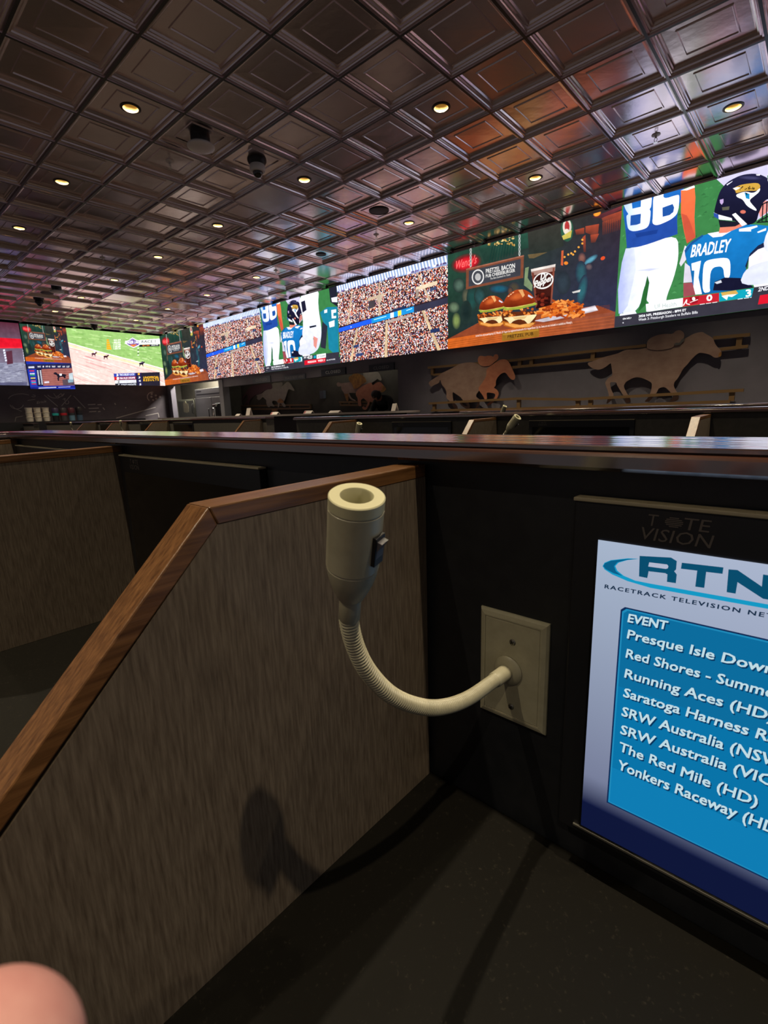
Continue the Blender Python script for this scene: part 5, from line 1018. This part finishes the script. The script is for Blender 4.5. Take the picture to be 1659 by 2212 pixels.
chalk('chalk_drawing', 'chalk lines and a name above the bins on the far dark wall', [[(530, 185), (690, 320)], [(850, 185), (735, 315)], arc(660, 150, 100, 70, 0.3, 2.7), [(640, 165), (670, 205), (700, 190), (730, 165), (745, 200), (770, 165)], arc(800, 270, 22, 22, -1, 4), [(750, 235), (780, 225), (770, 250)], arc(690, 210, 20, 10, 0, 6.28), [(880, 195), (1020, 340)]], 0.014, [('Erick', (440, 290), (560, 270), (436, 262))])
chalk('chalk_drawing', 'faint chalk curves at the far left of the dark wall', [arc(250, 240, 150, 70, 3.3, 5.4), arc(200, 290, 80, 60, 0.2, 3.0), [(140, 310), (180, 345), (260, 380)], [(180, 500), (190, 450), (275, 435)], [(330, 250), (420, 235)], arc(400, 195, 22, 12, -2, 3)], 0.010)
chalk('chalk_drawing', 'faint chalk list on the dark wall under the race display', [[(1050, 300), (1140, 295)], [(1165, 300), (1215, 298)], [(1060, 345), (1180, 340)], [(1230, 335), (1250, 360)], [(1065, 385), (1150, 380)], [(1170, 384), (1200, 380)], [(1370, 280), (1380, 300)], [(1500, 330), (1503, 340)]], 0.022)
chalk('chalk_drawing', 'chalk ball of pale spots and a long slanted line by the kitchen corner', [[(1390, 460), (1860, 330)], [(1740, 430), (1890, 400), (1900, 450)], arc(1820, 205, 60, 55, 2.2, 4.9)] + [arc(cx, cy, 9, 8, 0, 6.3, 8) for cx, cy in ((1812, 170), (1862, 190), (1810, 205), (1866, 228), (1910, 205), (1830, 245))], 0.020)
tag(MB().box(XW - 0.045, XW + 0.62, 1.6, 6.2, 0, 1.20).build('back_counter', M_CABINET, origin=(XW, 3.9, 0)), 'dark counter along the far wall holding white tubs and bins', 'counter')
M_TUB = mat('white_tub_plastic', '#e6dccc', 0.5)
tub0 = None; words_ = ('left', 'middle', 'right'); lv = ('bottom', 'middle', 'top'); xb = -15.30
for i in range(3):
    for k in range(3):
        z0 = 1.20 + 0.118 * k; y0 = 3.42 + 0.185 * i
        lb = '%s white tub of the %s stack on the far back counter' % (lv[k], words_[i])
        if tub0 is None:
            t = tub0 = thing('plastic_tub', lb, 'tub', (xb, y0, z0), 'white tubs stacked in threes')
            MB().lathe([(0.062, z0), (0.068, z0 + 0.006), (0.078, z0 + 0.100), (0.082, z0 + 0.104), (0.082, z0 + 0.110), (0.0, z0 + 0.110)], 20, Matrix.Translation((xb, y0, 0))).build('tub', M_TUB, t)
            MB().lathe([(0.084, z0 + 0.106), (0.084, z0 + 0.114), (0.078, z0 + 0.1165), (0.0, z0 + 0.1165)], 20, Matrix.Translation((xb, y0, 0))).build('lid', M_TUB, t)
        else:
            c = copy_tree(tub0); c.location = (xb, y0, z0); c['label'] = lb
def bin_(label, y0, c1, c2, c3, h=0.34):
    t = thing('utensil_bin', label, 'bin', (xb, y0, 1.20), 'bins of coloured goods on the back counter'); M = Matrix.Translation((xb, y0, 1.20)); r = 0.082
    mk = lambda n, c: mat('bin_' + n + '_' + c.strip('#'), c, 0.45)
    MB().lathe([(r * .85, 0), (r * .9, h * .42), (r * .86, h * .42), (0, h * .42)], 18, M).build('base', mk('base', c3), t); MB().lathe([(r * .95, h * .42), (r, h * .58), (r * .98, h * .60), (0, h * .60)], 18, M).build('band', mk('band', c2), t); MB().lathe([(r * .95, h * .60), (r * 1.0, h * .9), (r * .7, h), (0, h)], 18, M).build('top', mk('top', c1), t)
bin_('bin with a turquoise band beside the white tubs', 4.00, '#3a3050', '#2ab0b0', '#1c2024'); bin_('bin with a red band, second from the white tubs', 4.19, '#3a3438', '#c02430', '#4a484c')
bin_('bin of red dots over a pale blue base', 4.38, '#5a2430', '#2c3438', '#6a90a8'); bin_('dark round topped bin with a pale blue base, farthest from the tubs', 4.57, '#18161a', '#20222a', '#4a6078', 0.36)

# ------------------------------------------------------------------ the photographer's hand, thumb tip in the lower left corner
M_FLESH = mat('flesh', '#c08c86', 0.6, noise=((120, 120, 120), '#b47a76', 0.35, 0.7))
def cpt(px, py, d): p_ = at_depth(px, py, d); return (p_.x, p_.y, p_.z)
hand = thing('hand', 'blurred pink thumb tip in the bottom left corner of the photo', 'hand', cpt(-900, 3300, 0.10))
J = [cpt(-960, 3800, .128), cpt(-830, 3380, .116), cpt(-800, 2980, .108), cpt(-500, 3000, .088), cpt(-270, 2680, .072), cpt(-95, 2420, .0605), cpt(22, 2258, .0545)]
roots = []; rr = [.026, .027, (.036, .021), .0160, .0126, .0122, .0128]
J.append(cpt(-900, 2690, .1085)); rr.append(.0290)
Vh = [(*p_, q) for p_, q in zip(J, rr)]; Eh = [(0, 1), (1, 2), (2, 3), (3, 4), (4, 5), (5, 6), (2, 7)]
for k, (x0, y0, x1, y1, x2, y2) in enumerate(((-660, 2480, -600, 2130, -560, 1900), (-830, 2420, -790, 2020, -750, 1760), (-1000, 2460, -980, 2080, -950, 1830), (-1160, 2560, -1170, 2270, -1150, 2070))):
    n0 = len(Vh); kn = Vector(cpt(x0, y0 + 210, .1085)); st_ = kn.lerp(Vector(J[7]), 0.6); roots.append(n0)
    Vh += [(*st_, .0125), (*kn, .0118), (*cpt(x0, y0 - 40, .102), .0102), (*cpt(x1, y1, .091), .0094), (*cpt(x2, y2 + 80, .083), .0082)]; Eh += [(n0, n0 + 1), (n0 + 1, n0 + 2), (n0 + 2, n0 + 3), (n0 + 3, n0 + 4)]
hs = skin_figure('skin', Vh, Eh, M_FLESH, hand, 4, root=2)
for q in roots: hs.data.skin_vertices[0].data[q].use_root = True
